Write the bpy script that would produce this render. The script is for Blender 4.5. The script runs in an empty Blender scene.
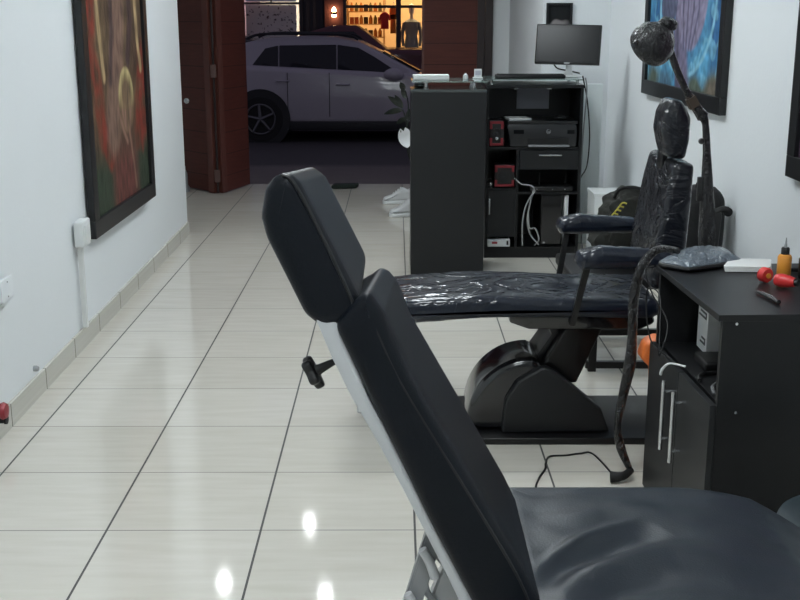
import bpy, bmesh, math, random
from mathutils import Vector, Matrix, noise
random.seed(7)
SC = bpy.context.scene
C = SC.collection
PI = math.pi

# ------------------------------------------------------------------ camera, world, lights, exposure
F = 1119.0; PITCH = math.radians(14.05); YAW = math.radians(0.2); H = 1.5
cam = bpy.data.cameras.new('camera'); co = bpy.data.objects.new('camera', cam); C.objects.link(co)
cam.sensor_width = 36; cam.lens = 36 * F / 800
co.location = (0, 0, H); co.rotation_euler = (PI/2 - PITCH, 0, -YAW)
cam.clip_end = 200
SC.camera = co
SC.view_settings.view_transform = 'Standard'; SC.view_settings.look = 'None'
SC.view_settings.exposure = 0.0; SC.view_settings.gamma = 1.0; SC.view_settings.use_curve_mapping = False
W = bpy.data.worlds.new('dusk'); SC.world = W; W.use_nodes = True
W.node_tree.nodes['Background'].inputs[0].default_value = (0.34, 0.33, 0.47, 1)
W.node_tree.nodes['Background'].inputs[1].default_value = 0.31
PANEL_POWER = 28.0      # emission of the ceiling LED panels
SPOT_POWER = 120.0

def ray(px, py):
    a = (px-400)/F; b = (300-py)/F
    x = a; y = math.cos(PITCH)+b*math.sin(PITCH); z = -math.sin(PITCH)+b*math.cos(PITCH)
    return (x*math.cos(YAW)+y*math.sin(YAW), -x*math.sin(YAW)+y*math.cos(YAW), z)
def aY(px, py, Y):
    r = ray(px, py); t = Y/r[1]; return (r[0]*t, H+r[2]*t)          # x, z on the plane y=Y
def aX(px, py, X):
    r = ray(px, py); t = X/r[0]; return (r[1]*t, H+r[2]*t)          # y, z on the plane x=X

# ------------------------------------------------------------------ materials
def new_mat(name):
    m = bpy.data.materials.new(name); m.use_nodes = True
    return m, m.node_tree.nodes, m.node_tree.links, m.node_tree.nodes['Principled BSDF']
def mat(name, col, rough=0.5, metal=0.0, coat=0.0, var=0.06, scale=8.0, bump=0.0, bscale=40.0, spec=0.5,
        trans=0.0, emit=None, estr=0.0, alpha=1.0, distort=0.0, coatrough=0.05):
    m, N, L, b = new_mat(name)
    tc = N.new('ShaderNodeTexCoord'); ns = N.new('ShaderNodeTexNoise'); ns.inputs['Scale'].default_value = scale
    ns.inputs['Detail'].default_value = 4
    L.new(tc.outputs['Object'], ns.inputs['Vector'])
    cr = N.new('ShaderNodeMix'); cr.data_type = 'RGBA'
    cr.inputs[6].default_value = tuple(max(0, c*(1-var)) for c in col)+(1,)
    cr.inputs[7].default_value = tuple(min(1, c*(1+var)) for c in col)+(1,)
    L.new(ns.outputs['Fac'], cr.inputs[0]); L.new(cr.outputs[2], b.inputs['Base Color'])
    b.inputs['Roughness'].default_value = rough; b.inputs['Metallic'].default_value = metal
    b.inputs['Coat Weight'].default_value = coat; b.inputs['Coat Roughness'].default_value = coatrough
    b.inputs['Specular IOR Level'].default_value = spec
    b.inputs['Transmission Weight'].default_value = trans
    b.inputs['Alpha'].default_value = alpha
    if emit: b.inputs['Emission Color'].default_value = emit+(1,); b.inputs['Emission Strength'].default_value = estr
    if bump:
        n2 = N.new('ShaderNodeTexNoise'); n2.inputs['Scale'].default_value = bscale; n2.inputs['Detail'].default_value = 3
        n2.inputs['Distortion'].default_value = distort
        L.new(tc.outputs['Object'], n2.inputs['Vector'])
        bp = N.new('ShaderNodeBump'); bp.inputs['Strength'].default_value = bump; bp.inputs['Distance'].default_value = 0.01
        L.new(n2.outputs['Fac'], bp.inputs['Height']); L.new(bp.outputs[0], b.inputs['Normal'])
    return m
M = {}
M['wall'] = mat('white_paint', (0.78, 0.81, 0.83), 0.6, var=0.02, scale=2, bump=0.08, bscale=60)
M['ceiling'] = mat('ceiling_paint', (0.8, 0.82, 0.82), 0.8, var=0.02)
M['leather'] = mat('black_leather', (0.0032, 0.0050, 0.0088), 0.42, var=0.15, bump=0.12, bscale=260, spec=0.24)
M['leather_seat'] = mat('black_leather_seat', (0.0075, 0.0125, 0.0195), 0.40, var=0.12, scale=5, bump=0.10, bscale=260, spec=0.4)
M['piping'] = mat('leather_piping', (0.005, 0.006, 0.007), 0.35)
M['white_metal'] = mat('white_powder_coat', (0.55, 0.56, 0.57), 0.35, var=0.05)
M['grey_metal'] = mat('grey_metal', (0.30, 0.31, 0.32), 0.4, metal=0.4)
M['black_plastic'] = mat('black_plastic', (0.0050, 0.0050, 0.0055), 0.4)
M['black_metal'] = mat('black_metal', (0.0059, 0.0059, 0.0067), 0.35, metal=0.2)
M['black_gloss'] = mat('black_gloss', (0.0050, 0.0050, 0.0063), 0.16, coat=0.6, var=0.1)
M['laminate'] = mat('black_laminate', (0.0084, 0.0088, 0.0097), 0.38, var=0.12, scale=30, bump=0.04, bscale=150, spec=0.33)
M['laminate_grey'] = mat('charcoal_laminate', (0.0092, 0.0101, 0.0113), 0.45, var=0.08, scale=20, spec=0.38)
M['steel'] = mat('brushed_steel', (0.55, 0.56, 0.57), 0.25, metal=0.9)
M['white_plastic'] = mat('white_plastic', (0.72, 0.74, 0.74), 0.4, var=0.03)
M['paper'] = mat('white_paper', (0.70, 0.71, 0.70), 0.8, var=0.04)
M['grey_paper'] = mat('grey_paper', (0.45, 0.46, 0.52), 0.7)
M['orange'] = mat('orange_plastic', (0.75, 0.30, 0.04), 0.35)
M['orange_dark'] = mat('orange_red_plastic', (0.70, 0.16, 0.03), 0.5)
M['red'] = mat('red_plastic', (0.60, 0.03, 0.03), 0.35)
M['red_dark'] = mat('dark_red_plastic', (0.28, 0.02, 0.03), 0.4)
M['screen'] = mat('dark_screen', (0.0055, 0.0063, 0.0076), 0.22, spec=0.2)
M['rubber'] = mat('black_rubber', (0.0042, 0.0042, 0.0046), 0.7)
M['bag'] = mat('olive_fabric', (0.008, 0.0085, 0.0055), 0.8, bump=0.4, bscale=40, var=0.4, scale=14)
M['bag_black'] = mat('black_fabric', (0.0059, 0.0059, 0.0067), 0.85, bump=0.3, bscale=60)
M['yellow'] = mat('yellow_print', (0.45, 0.40, 0.06), 0.7)
M['frame'] = mat('black_frame', (0.0050, 0.0055, 0.0067), 0.4)
M['shoe'] = mat('white_sneaker', (0.62, 0.63, 0.64), 0.6)
M['leaf'] = mat('dark_leaf', (0.0050, 0.0092, 0.0050), 0.5, var=0.3)
M['cloth_green'] = mat('dark_green_cloth', (0.010, 0.018, 0.014), 0.9)
M['brown_wood'] = mat('brown_clamp', (0.0420, 0.0273, 0.0168), 0.6)
M['cable_grey'] = mat('grey_cable', (0.42, 0.43, 0.43), 0.5)
M['cabinet_white'] = mat('pale_board', (0.78, 0.84, 0.84), 0.5, var=0.03)

def wrapped(name, col, scale=9, stretch=(1, 1, 1), strength=0.9, rough=0.35, cior=1.42):
    # upholstery under clear plastic film: a wrinkled clear coat
    m, N, L, b = new_mat(name)
    b.inputs['Base Color'].default_value = col+(1,); b.inputs['Roughness'].default_value = rough
    b.inputs['Coat Weight'].default_value = 0.85; b.inputs['Coat Roughness'].default_value = 0.035; b.inputs['Coat IOR'].default_value = cior; b.inputs['Specular IOR Level'].default_value = 0.15
    tc = N.new('ShaderNodeTexCoord'); mp = N.new('ShaderNodeMapping'); mp.inputs['Scale'].default_value = stretch
    ns = N.new('ShaderNodeTexNoise'); ns.inputs['Scale'].default_value = scale; ns.inputs['Detail'].default_value = 3; ns.inputs['Distortion'].default_value = 1.6
    rd = N.new('ShaderNodeMath'); rd.operation = 'SUBTRACT'; rd.inputs[1].default_value = 0.5
    ab = N.new('ShaderNodeMath'); ab.operation = 'ABSOLUTE'
    pw = N.new('ShaderNodeMath'); pw.operation = 'POWER'; pw.inputs[1].default_value = 0.6
    bp = N.new('ShaderNodeBump'); bp.inputs['Strength'].default_value = strength; bp.inputs['Distance'].default_value = 0.03
    L.new(tc.outputs['Object'], mp.inputs[0]); L.new(mp.outputs[0], ns.inputs['Vector']); L.new(ns.outputs['Fac'], rd.inputs[0])
    L.new(rd.outputs[0], ab.inputs[0]); L.new(ab.outputs[0], pw.inputs[0]); L.new(pw.outputs[0], bp.inputs['Height'])
    L.new(bp.outputs[0], b.inputs['Coat Normal']); 
    bp2 = N.new('ShaderNodeBump'); bp2.inputs['Strength'].default_value = strength*0.3; bp2.inputs['Distance'].default_value = 0.02
    L.new(pw.outputs[0], bp2.inputs['Height']); L.new(bp2.outputs[0], b.inputs['Normal'])
    return m
M['wrap'] = wrapped('plastic_wrapped_vinyl', (0.008, 0.0115, 0.021), 3.4, (1, 1.3, 1), 0.5)
M['wrap_back'] = wrapped('plastic_wrapped_vinyl_creased', (0.0084, 0.0101, 0.0151), 5, (1, 1, 2.2), 0.65)
M['wrap_black'] = wrapped('plastic_wrapped_black', (0.0050, 0.0050, 0.0059), 22, (1, 1, 0.6), 0.9)
M['wrap_tray'] = wrapped('plastic_film_over_tray', (0.10, 0.125, 0.15), 16, (1, 1, 1), 1.0, 0.3, 1.8)

def floor_mat():
    m, N, L, b = new_mat('polished_cream_tiles')
    g = N.new('ShaderNodeNewGeometry'); sx = N.new('ShaderNodeSeparateXYZ'); L.new(g.outputs['Position'], sx.inputs[0])
    def math_(op, a, bv=None, c=None):
        n = N.new('ShaderNodeMath'); n.operation = op
        for i, v in enumerate((a, bv, c)):
            if v is None: continue
            if isinstance(v, (int, float)): n.inputs[i].default_value = v
            else: L.new(v, n.inputs[i])
        return n.outputs[0]
    def line(src, off, per, half):
        u = math_('ADD', src, -off); u = math_('DIVIDE', u, per); fr = math_('FRACT', math_('ADD', u, 100.5))
        d = math_('ABSOLUTE', math_('SUBTRACT', fr, 0.5)); return math_('LESS_THAN', d, half/per), math_('FLOOR', math_('ADD', u, 100.0))
    lx, ix = line(sx.outputs['X'], 0.056, 0.467, 0.0034)
    ly, iy = line(sx.outputs['Y'], 3.122, 0.4475, 0.0028)
    wn = N.new('ShaderNodeTexWhiteNoise'); cb = N.new('ShaderNodeCombineXYZ'); L.new(ix, cb.inputs[0]); L.new(iy, cb.inputs[1]); L.new(cb.outputs[0], wn.inputs['Vector'])
    mp = N.new('ShaderNodeMapping'); mp.inputs['Scale'].default_value = (1.2, 9, 1); L.new(g.outputs['Position'], mp.inputs[0])
    ns = N.new('ShaderNodeTexNoise'); ns.inputs['Scale'].default_value = 3.0; ns.inputs['Detail'].default_value = 6; L.new(mp.outputs[0], ns.inputs['Vector'])
    v = math_('ADD', math_('MULTIPLY', ns.outputs['Fac'], 0.8), math_('MULTIPLY', wn.outputs['Value'], 0.25))
    ramp = N.new('ShaderNodeValToRGB'); ramp.color_ramp.elements[0].position = 0.25; ramp.color_ramp.elements[1].position = 0.75
    ramp.color_ramp.elements[0].color = (0.575, 0.545, 0.475, 1); ramp.color_ramp.elements[1].color = (0.66, 0.63, 0.57, 1)
    L.new(v, ramp.inputs[0])
    m1 = N.new('ShaderNodeMix'); m1.data_type = 'RGBA'; L.new(ly, m1.inputs[0]); L.new(ramp.outputs[0], m1.inputs[6]); m1.inputs[7].default_value = (0.20, 0.19, 0.17, 1)
    m2 = N.new('ShaderNodeMix'); m2.data_type = 'RGBA'; L.new(lx, m2.inputs[0]); L.new(m1.outputs[2], m2.inputs[6]); m2.inputs[7].default_value = (0.05, 0.048, 0.045, 1)
    L.new(m2.outputs[2], b.inputs['Base Color'])
    b.inputs['Specular IOR Level'].default_value = 0.5
    r = math_('ADD', math_('MULTIPLY', ns.outputs['Fac'], 0.05), 0.045)
    r2 = math_('ADD', r, math_('MULTIPLY', math_('MAXIMUM', lx, ly), 0.5)); L.new(r2, b.inputs['Roughness'])
    return m
M['floor'] = floor_mat()
def base_mat():
    m, N, L, b = new_mat('baseboard_tile')
    g = N.new('ShaderNodeNewGeometry'); sx = N.new('ShaderNodeSeparateXYZ'); L.new(g.outputs['Position'], sx.inputs[0])
    a = N.new('ShaderNodeMath'); a.operation = 'MULTIPLY_ADD'; L.new(sx.outputs['Y'], a.inputs[0]); a.inputs[1].default_value = 1/0.4475; a.inputs[2].default_value = 100.5-4.017/0.4475
    f = N.new('ShaderNodeMath'); f.operation = 'FRACT'; L.new(a.outputs[0], f.inputs[0])
    s = N.new('ShaderNodeMath'); s.operation = 'SUBTRACT'; L.new(f.outputs[0], s.inputs[0]); s.inputs[1].default_value = 0.5
    ab = N.new('ShaderNodeMath'); ab.operation = 'ABSOLUTE'; L.new(s.outputs[0], ab.inputs[0])
    lt = N.new('ShaderNodeMath'); lt.operation = 'LESS_THAN'; L.new(ab.outputs[0], lt.inputs[0]); lt.inputs[1].default_value = 0.008
    ns = N.new('ShaderNodeTexNoise'); ns.inputs['Scale'].default_value = 6
    mx = N.new('ShaderNodeMix'); mx.data_type = 'RGBA'; L.new(ns.outputs['Fac'], mx.inputs[0]); mx.inputs[6].default_value = (0.52, 0.51, 0.45, 1); mx.inputs[7].default_value = (0.62, 0.61, 0.56, 1)
    m2 = N.new('ShaderNodeMix'); m2.data_type = 'RGBA'; L.new(lt.outputs[0], m2.inputs[0]); L.new(mx.outputs[2], m2.inputs[6]); m2.inputs[7].default_value = (0.16, 0.15, 0.13, 1)
    L.new(m2.outputs[2], b.inputs['Base Color']); b.inputs['Roughness'].default_value = 0.25
    return m
M['baseboard'] = base_mat()
def plank_mat(name, col, per=0.19):
    m, N, L, b = new_mat(name)
    g = N.new('ShaderNodeNewGeometry'); sx = N.new('ShaderNodeSeparateXYZ'); L.new(g.outputs['Position'], sx.inputs[0])
    a = N.new('ShaderNodeMath'); a.operation = 'MULTIPLY_ADD'; L.new(sx.outputs['Z'], a.inputs[0]); a.inputs[1].default_value = 1/per; a.inputs[2].default_value = 20.2
    f = N.new('ShaderNodeMath'); f.operation = 'FRACT'; L.new(a.outputs[0], f.inputs[0])
    lt = N.new('ShaderNodeMath'); lt.operation = 'LESS_THAN'; L.new(f.outputs[0], lt.inputs[0]); lt.inputs[1].default_value = 0.035
    mp = N.new('ShaderNodeMapping'); mp.inputs['Scale'].default_value = (3, 3, 30); L.new(g.outputs['Position'], mp.inputs[0])
    ns = N.new('ShaderNodeTexNoise'); ns.inputs['Scale'].default_value = 2.0; ns.inputs['Detail'].default_value = 6; L.new(mp.outputs[0], ns.inputs['Vector'])
    mx = N.new('ShaderNodeMix'); mx.data_type = 'RGBA'; L.new(ns.outputs['Fac'], mx.inputs[0])
    mx.inputs[6].default_value = tuple(c*0.7 for c in col)+(1,); mx.inputs[7].default_value = tuple(c*1.3 for c in col)+(1,)
    m2 = N.new('ShaderNodeMix'); m2.data_type = 'RGBA'; L.new(lt.outputs[0], m2.inputs[0]); L.new(mx.outputs[2], m2.inputs[6]); m2.inputs[7].default_value = tuple(c*0.35 for c in col)+(1,)
    L.new(m2.outputs[2], b.inputs['Base Color']); b.inputs['Roughness'].default_value = 0.55; b.inputs['Specular IOR Level'].default_value = 0.3
    return m
M['door_wood'] = plank_mat('reddish_brown_planks', (0.098, 0.025, 0.018))
M['door_edge'] = mat('door_stile', (0.10, 0.030, 0.022), 0.45, var=0.2)
M['jamb'] = mat('dark_jamb', (0.020, 0.010, 0.010), 0.5)
M['road'] = mat('asphalt', (0.055, 0.05, 0.055), 0.75, var=0.25, scale=30, bump=0.3, bscale=120)
M['sidewalk'] = mat('sidewalk_concrete', (0.12, 0.10, 0.105), 0.75, var=0.15, scale=6, bump=0.2, bscale=90)
M['kerb'] = mat('kerb_stone', (0.09, 0.08, 0.085), 0.8, var=0.2)

# ------------------------------------------------------------------ mesh helpers
def add(bm, verts, faces):
    vs = [bm.verts.new(v) for v in verts]
    for f in faces:
        try: bm.faces.new([vs[i] for i in f])
        except ValueError: pass
    return vs
def box(bm, x0, x1, y0, y1, z0, z1, bev=0.0, rot=None, piv=None):
    t = bmesh.new()
    add(t, [(x, y, z) for x in (x0, x1) for y in (y0, y1) for z in (z0, z1)],
        [(0, 1, 3, 2), (4, 6, 7, 5), (0, 4, 5, 1), (2, 3, 7, 6), (0, 2, 6, 4), (1, 5, 7, 3)])
    if bev: bmesh.ops.bevel(t, geom=t.edges[:], offset=bev, segments=3, profile=0.5, affect='EDGES', clamp_overlap=True)
    if rot:
        pv = Vector(piv) if piv else Vector(((x0+x1)/2, (y0+y1)/2, (z0+z1)/2))
        bmesh.ops.transform(t, matrix=Matrix.Translation(pv) @ rot @ Matrix.Translation(-pv), verts=t.verts)
    merge(bm, t)
def merge(bm, t):
    me = bpy.data.meshes.new('tmp'); t.to_mesh(me); bm.from_mesh(me); bpy.data.meshes.remove(me); t.free()
def smooth_path(pts, n=6):
    pts = [Vector(p) for p in pts]; out = []
    for i in range(len(pts)-1):
        p0 = pts[max(i-1, 0)]; p1 = pts[i]; p2 = pts[i+1]; p3 = pts[min(i+2, len(pts)-1)]
        for k in range(n):
            t = k/n
            out.append(0.5*((2*p1)+(-p0+p2)*t+(2*p0-5*p1+4*p2-p3)*t*t+(-p0+3*p1-3*p2+p3)*t**3))
    out.append(pts[-1]); return out
def tube(bm, pts, r, seg=12, smooth=0, closed=False, squash=None):
    pts = smooth_path(pts, smooth) if smooth else [Vector(p) for p in pts]
    n = len(pts); rs = r if isinstance(r, (list, tuple)) else [r]*n
    if len(rs) != n: rs = [rs[min(int(i/(n-1)*(len(rs)-1)), len(rs)-2)]*(1-(i/(n-1)*(len(rs)-1) % 1 if i < n-1 else 1))
                           + rs[min(int(i/(n-1)*(len(rs)-1))+1, len(rs)-1)]*((i/(n-1)*(len(rs)-1)) % 1 if i < n-1 else 1) for i in range(n)]
    up = None; rings = []
    for i, p in enumerate(pts):
        d = (pts[(i+1) % n]-pts[i-1]) if closed else (pts[min(i+1, n-1)]-pts[max(i-1, 0)])
        d.normalize()
        if up is None:
            up = Vector((0, 0, 1)) if abs(d.z) < 0.9 else Vector((0, 1, 0))
        a = d.cross(up).normalized(); up = a.cross(d).normalized()
        ring = []
        for k in range(seg):
            an = 2*PI*k/seg
            ring.append(bm.verts.new(p + a*math.cos(an)*rs[i] + up*math.sin(an)*rs[i]*(squash or 1)))
        rings.append(ring)
    m = n if closed else n-1
    for i in range(m):
        A = rings[i]; B = rings[(i+1) % n]
        for k in range(seg): bm.faces.new((A[k], A[(k+1) % seg], B[(k+1) % seg], B[k]))
    if not closed:
        bm.faces.new(rings[0][::-1]); bm.faces.new(rings[-1])
def lathe(bm, prof, c, seg=32, axis='Z'):
    # prof: (radius, height) pairs
    rings = []
    for r, h in prof:
        ring = []
        for k in range(seg):
            a = 2*PI*k/seg; u, v = max(r, 1e-4)*math.cos(a), max(r, 1e-4)*math.sin(a)
            p = {'Z': (u, v, h), 'X': (h, u, v), 'Y': (v, h, u)}[axis]
            ring.append(bm.verts.new((c[0]+p[0], c[1]+p[1], c[2]+p[2])))
        rings.append(ring)
    for A, B in zip(rings, rings[1:]):
        for k in range(seg): bm.faces.new((A[k], A[(k+1) % seg], B[(k+1) % seg], B[k]))
    bm.faces.new(rings[0][::-1]); bm.faces.new(rings[-1])
def rpoly(pts, rad, seg=6):
    # polygon with rounded corners
    out = []; n = len(pts)
    for i in range(n):
        p = Vector(pts[i]); a = Vector(pts[i-1])-p; b = Vector(pts[(i+1) % n])-p
        r = rad[i] if isinstance(rad, (list, tuple)) else rad
        la, lb = a.length, b.length; a.normalize(); b.normalize()
        ang = a.angle(b); 
        if r <= 0 or ang > PI-0.02: out.append(p); continue
        t = min(r/math.tan(ang/2), la*0.48, lb*0.48)
        p1 = p+a*t; p2 = p+b*t
        for k in range(seg+1):
            s = k/seg; out.append((1-s)**2*p1+2*s*(1-s)*p+s*s*p2)
    return out
def area(P): return 0.5*sum(P[i][0]*P[(i+1) % len(P)][1]-P[(i+1) % len(P)][0]*P[i][1] for i in range(len(P)))
def inset(P, d):
    n = len(P); s = 1 if area(P) > 0 else -1; out = []
    for i in range(n):
        e1 = (P[i]-P[i-1]).normalized(); e2 = (P[(i+1) % n]-P[i]).normalized()
        n1 = Vector((-e1.y, e1.x))*s; n2 = Vector((-e2.y, e2.x))*s; m = (n1+n2)
        m = m/max(m.length_squared, 0.5)*2 if m.length > 0.2 else n1
        out.append(P[i]+m*d)
    if d > 0:
        for _ in range(12):                       # undo crossings in tight corners
            hit = False
            for i in range(n):
                j = (i+1) % n
                if (out[j]-out[i]).dot(P[j]-P[i]) < -1e-9:
                    mid = (out[i]+out[j])/2; out[i] = mid.copy(); out[j] = mid; hit = True
            if not hit: break
    return out
def slab(bm, P, a0, a1, r=0.01, axis='Y', seg=4, bulge=0.0, ydiv=0):
    # profile P pulled along an axis, with its rims rounded over by r
    P = [Vector(p) for p in P]; rings = []
    def put(Q, h):
        return [bm.verts.new((q[0], h, q[1]) if axis == 'Y' else (q[0], q[1], h) if axis == 'Z' else (h, q[0], q[1])) for q in Q]
    for k in range(seg+1):
        t = k/seg*PI/2; rings.append(put(inset(P, r*(1-math.sin(t))), a0+r*(1-math.cos(t))))
    for k in range(1, ydiv): rings.append(put(P, a0+r+(a1-a0-2*r)*k/ydiv))
    for k in range(seg+1):
        t = PI/2-k/seg*PI/2; rings.append(put(inset(P, r*(1-math.sin(t))), a1-r*(1-math.cos(t))))
    n = len(P)
    for A, B in zip(rings, rings[1:]):
        for k in range(n): bm.faces.new((A[k], A[(k+1) % n], B[(k+1) % n], B[k]))
    for ring, s in ((rings[0], -1), (rings[-1], 1)):
        f = bm.faces.new(ring)
        if bulge:
            c = f.calc_center_median(); g = bmesh.ops.poke(bm, faces=[f])['verts'][0]
            dv = Vector((0, 1, 0)) if axis == 'Y' else Vector((0, 0, 1)) if axis == 'Z' else Vector((1, 0, 0))
            g.co = c + dv*bulge*s
    return rings

ORG = {}
def obj(name, bm, m, parent=None, sm=True, ang=40, label=None):
    bmesh.ops.remove_doubles(bm, verts=bm.verts, dist=1e-6)
    bmesh.ops.recalc_face_normals(bm, faces=bm.faces)
    cs = [v.co for v in bm.verts]
    c = Vector([(min(v[i] for v in cs)+max(v[i] for v in cs))/2 for i in range(3)])
    if parent is None: c.z = min(v.z for v in cs)
    for v in bm.verts: v.co -= c
    me = bpy.data.meshes.new(name); bm.to_mesh(me); bm.free()
    for p in me.polygons: p.use_smooth = sm
    me.materials.append(M[m] if isinstance(m, str) else m)
    o = bpy.data.objects.new(name, me); C.objects.link(o)
    if sm:
        me.set_sharp_from_angle(angle=math.radians(ang))
    ORG[o.name] = c.copy()
    if parent is not None:
        o.parent = parent; o.location = c-ORG[parent.name]
    else: o.location = c
    if label: o['label'] = label
    return o
import re
def chk(l):
    n = len(re.findall(r"[A-Za-z0-9]+", l))
    if n > 16: print('LONG LABEL', n, l)
def thing(name, label, cat, loc, group=None):
    chk(label)
    o = bpy.data.objects.new(name, None); C.objects.link(o); o.location = loc; o.empty_display_size = 0.1
    o['label'] = label; o['category'] = cat
    if group: o['group'] = group
    ORG[o.name] = Vector(loc); return o
def tag(o, label, cat, group=None):
    chk(label)
    o['label'] = label; o['category'] = cat
    if group: o['group'] = group
    return o
def struct(name, bm, m, parent=None, sm=False):
    o = obj(name, bm, m, parent, sm)
    if parent is None: o['kind'] = 'structure'
    return o
def B(): return bmesh.new()
def B1(*a, **k):
    b = B(); box(b, *a, **k); return b
def T1(pts, r, **k):
    b = B(); tube(b, pts, r, **k); return b
def L1(prof, c, **k):
    b = B(); lathe(b, prof, c, **k); return b
def S1(P, a0, a1, r=0.01, **k):
    b = B(); slab(b, P, a0, a1, r, **k); return b
def V2(*ps): return [Vector(p) for p in ps]

# ------------------------------------------------------------------ the room
XR = 1.5; CEIL = 2.75; YF = -2.2; YD = 10.45
struct('floor', B1(-3.0, XR+0.15, YF, 10.5, -0.15, 0), 'floor')
b = B(); add(b, [(-1.42, YF, 0), (-1.505, 7.97, 0), (-1.68, 7.97, 0), (-1.68, YF, 0), (-1.42, YF, CEIL), (-1.505, 7.97, CEIL), (-1.68, 7.97, CEIL), (-1.68, YF, CEIL)],
                [(0, 1, 2, 3), (4, 5, 6, 7), (0, 1, 5, 4), (1, 2, 6, 5), (2, 3, 7, 6), (3, 0, 4, 7)])
struct('wall_left', b, 'wall')
struct('wall_recess', B1(-2.75, -2.6, 7.97, YD, 0, CEIL), 'wall')
struct('wall_recess_side', B1(-2.6, -1.68, 7.9, 7.969, 0, CEIL), 'wall')
struct('wall_right', B1(XR, XR+0.15, YF, YD, 0, CEIL), 'wall')
struct('wall_front', B1(-1.68, XR, YF-0.15, YF, 0, CEIL), 'wall')
struct('ceiling', B1(-2.75, XR+0.15, YF-0.15, YD+0.1, CEIL, CEIL+0.1), 'ceiling')
struct('wall_back', B1(0.875, XR, YD, YD+0.2, 0, CEIL), 'wall')
struct('wall_back_left', B1(-2.75, -2.05, YD, YD+0.2, 0, CEIL), 'wall')
struct('wall_lintel', B1(-2.05, 0.93, YD, YD+0.2, 2.45, CEIL), 'wall')
struct('wall_column', B1(1.03, XR, 8.06, YD, 0, CEIL), 'wall')
b = B(); x0 = -1.42; 
P0 = (-1.42+0.0, YF); 
add(b, [(-1.405, YF, 0), (-1.493, 7.965, 0), (-1.53, 7.965, 0), (-1.44, YF, 0), (-1.405, YF, 0.09), (-1.493, 7.965, 0.09), (-1.53, 7.965, 0.09), (-1.44, YF, 0.09)],
    [(0, 1, 2, 3), (4, 5, 6, 7), (0, 1, 5, 4), (1, 2, 6, 5), (2, 3, 7, 6), (3, 0, 4, 7)])
struct('baseboard_left', b, 'baseboard')
struct('baseboard_right', B1(XR-0.014, XR, YF, 8.06, 0, 0.09), 'baseboard')
# door jamb of the street front
struct('trim_1', B1(0.805, 0.875, YD-0.06, YD+0.2, 0, 2.45), 'jamb')
struct('trim_2', B1(-2.05, 0.93, YD, YD+0.2, 2.40, 2.45), 'jamb')

# ------------------------------------------------------------------ ceiling lights (room is lit by these)
def emis(name, col, s):
    m, N, L, bb = new_mat(name); bb.inputs['Base Color'].default_value = (0.8, 0.8, 0.8, 1)
    bb.inputs['Emission Color'].default_value = col+(1,); bb.inputs['Emission Strength'].default_value = s; return m
M['led'] = emis('led_diffuser', (0.90, 0.97, 1.0), PANEL_POWER)
M['spot'] = emis('downlight_diffuser', (0.95, 0.98, 1.0), SPOT_POWER)
M['warm_led'] = emis('warm_bulb', (1.0, 0.55, 0.25), 25)
for i, (x, y) in enumerate(((0.0, 0.2), (0.0, 2.6), (0.0, 4.9), (0.0, 7.1))):
    nm = ('above the near black chair', 'above the wrapped chair', 'between the two wall paintings', 'above the aisle beside the counter')[i]
    t = thing('ceiling_light', 'square white LED ceiling panel '+nm, 'ceiling light', (x, y, CEIL-0.05), 'LED ceiling panels')
    fb = B()
    for q in ((-0.31, 0.31, -0.31, -0.29), (-0.31, 0.31, 0.29, 0.31), (-0.31, -0.29, -0.29, 0.29), (0.29, 0.31, -0.29, 0.29)):
        box(fb, x+q[0], x+q[1], y+q[2], y+q[3], CEIL-0.035, CEIL)
    obj('frame', fb, 'white_plastic', t, sm=False)
    obj('diffuser', B1(x-0.29, x+0.29, y-0.29, y+0.29, CEIL-0.03, CEIL-0.005), 'led', t, sm=False)
for x, y, nm in ((-0.75, 8.93, 'nearest the street door'), (-1.34, 7.9, 'close to the left wall'), (-0.54, 7.7, 'over the middle of the aisle')):
    t = thing('downlight', 'small round ceiling downlight '+nm, 'downlight', (x, y, CEIL-0.03), 'round downlights')
    obj('housing', L1([(0.075, 0), (0.085, -0.02), (0.065, -0.025), (0.06, 0)], (x, y, CEIL)), 'white_plastic', t)
    obj('lens', L1([(0.036, -0.003), (0.038, -0.018), (0.02, -0.023), (0.0, -0.024)], (x, y, CEIL)), 'spot', t)

# ------------------------------------------------------------------ outdoors
struct('sidewalk', B1(-14, 14, 10.5, 11.95, -0.3, -0.02), 'sidewalk')
struct('kerb', B1(-14, 14, 11.95, 12.1, -0.3, -0.02), 'kerb')
struct('road', B1(-14, 14, 12.1, 21.2, -0.4, -0.15), 'road')
struct('far_sidewalk', B1(-14, 14, 21.2, 26.5, -0.4, 0.0), 'sidewalk')

# ------------------------------------------------------------------ foreground treatment chair (faces +x, seen from its side)
t = thing('treatment_chair', 'nearest black leather reclining chair on a white metal frame, backrest tilted back', 'chair', (0.4, 1.8, 0))
head = rpoly([(-0.199, 1.222), (-0.192, 1.262), (-0.178, 1.281), (-0.156, 1.288), (-0.140, 1.272), (-0.052, 1.092), (-0.060, 1.060), (-0.112, 1.052), (-0.137, 1.072), (-0.192, 1.190)],
             [0.03, 0.02, 0.02, 0.015, 0.03, 0.05, 0.03, 0.03, 0.04, 0.09], 5)
def skew(b, y0, y1, z0, z1, amt):
    # top edge is lower on the far side (rounded, tapering cushion)
    for v in b.verts:
        k = max(0, min(1, (v.co.z-z0)/(z1-z0))); q = (v.co.y-y0)/(y1-y0); d = amt*q*k+0.35*amt*k*max(0, (q-0.8)/0.2)**2
        v.co.x += 0.43*d; v.co.z -= 0.9*d
    return b
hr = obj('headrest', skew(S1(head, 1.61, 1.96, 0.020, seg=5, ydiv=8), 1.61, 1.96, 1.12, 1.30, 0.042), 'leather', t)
seam = [(-0.165, 1.615, 1.283), (-0.147, 1.613, 1.270), (-0.112, 1.613, 1.200), (-0.080, 1.613, 1.130), (-0.062, 1.613, 1.086)]
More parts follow.
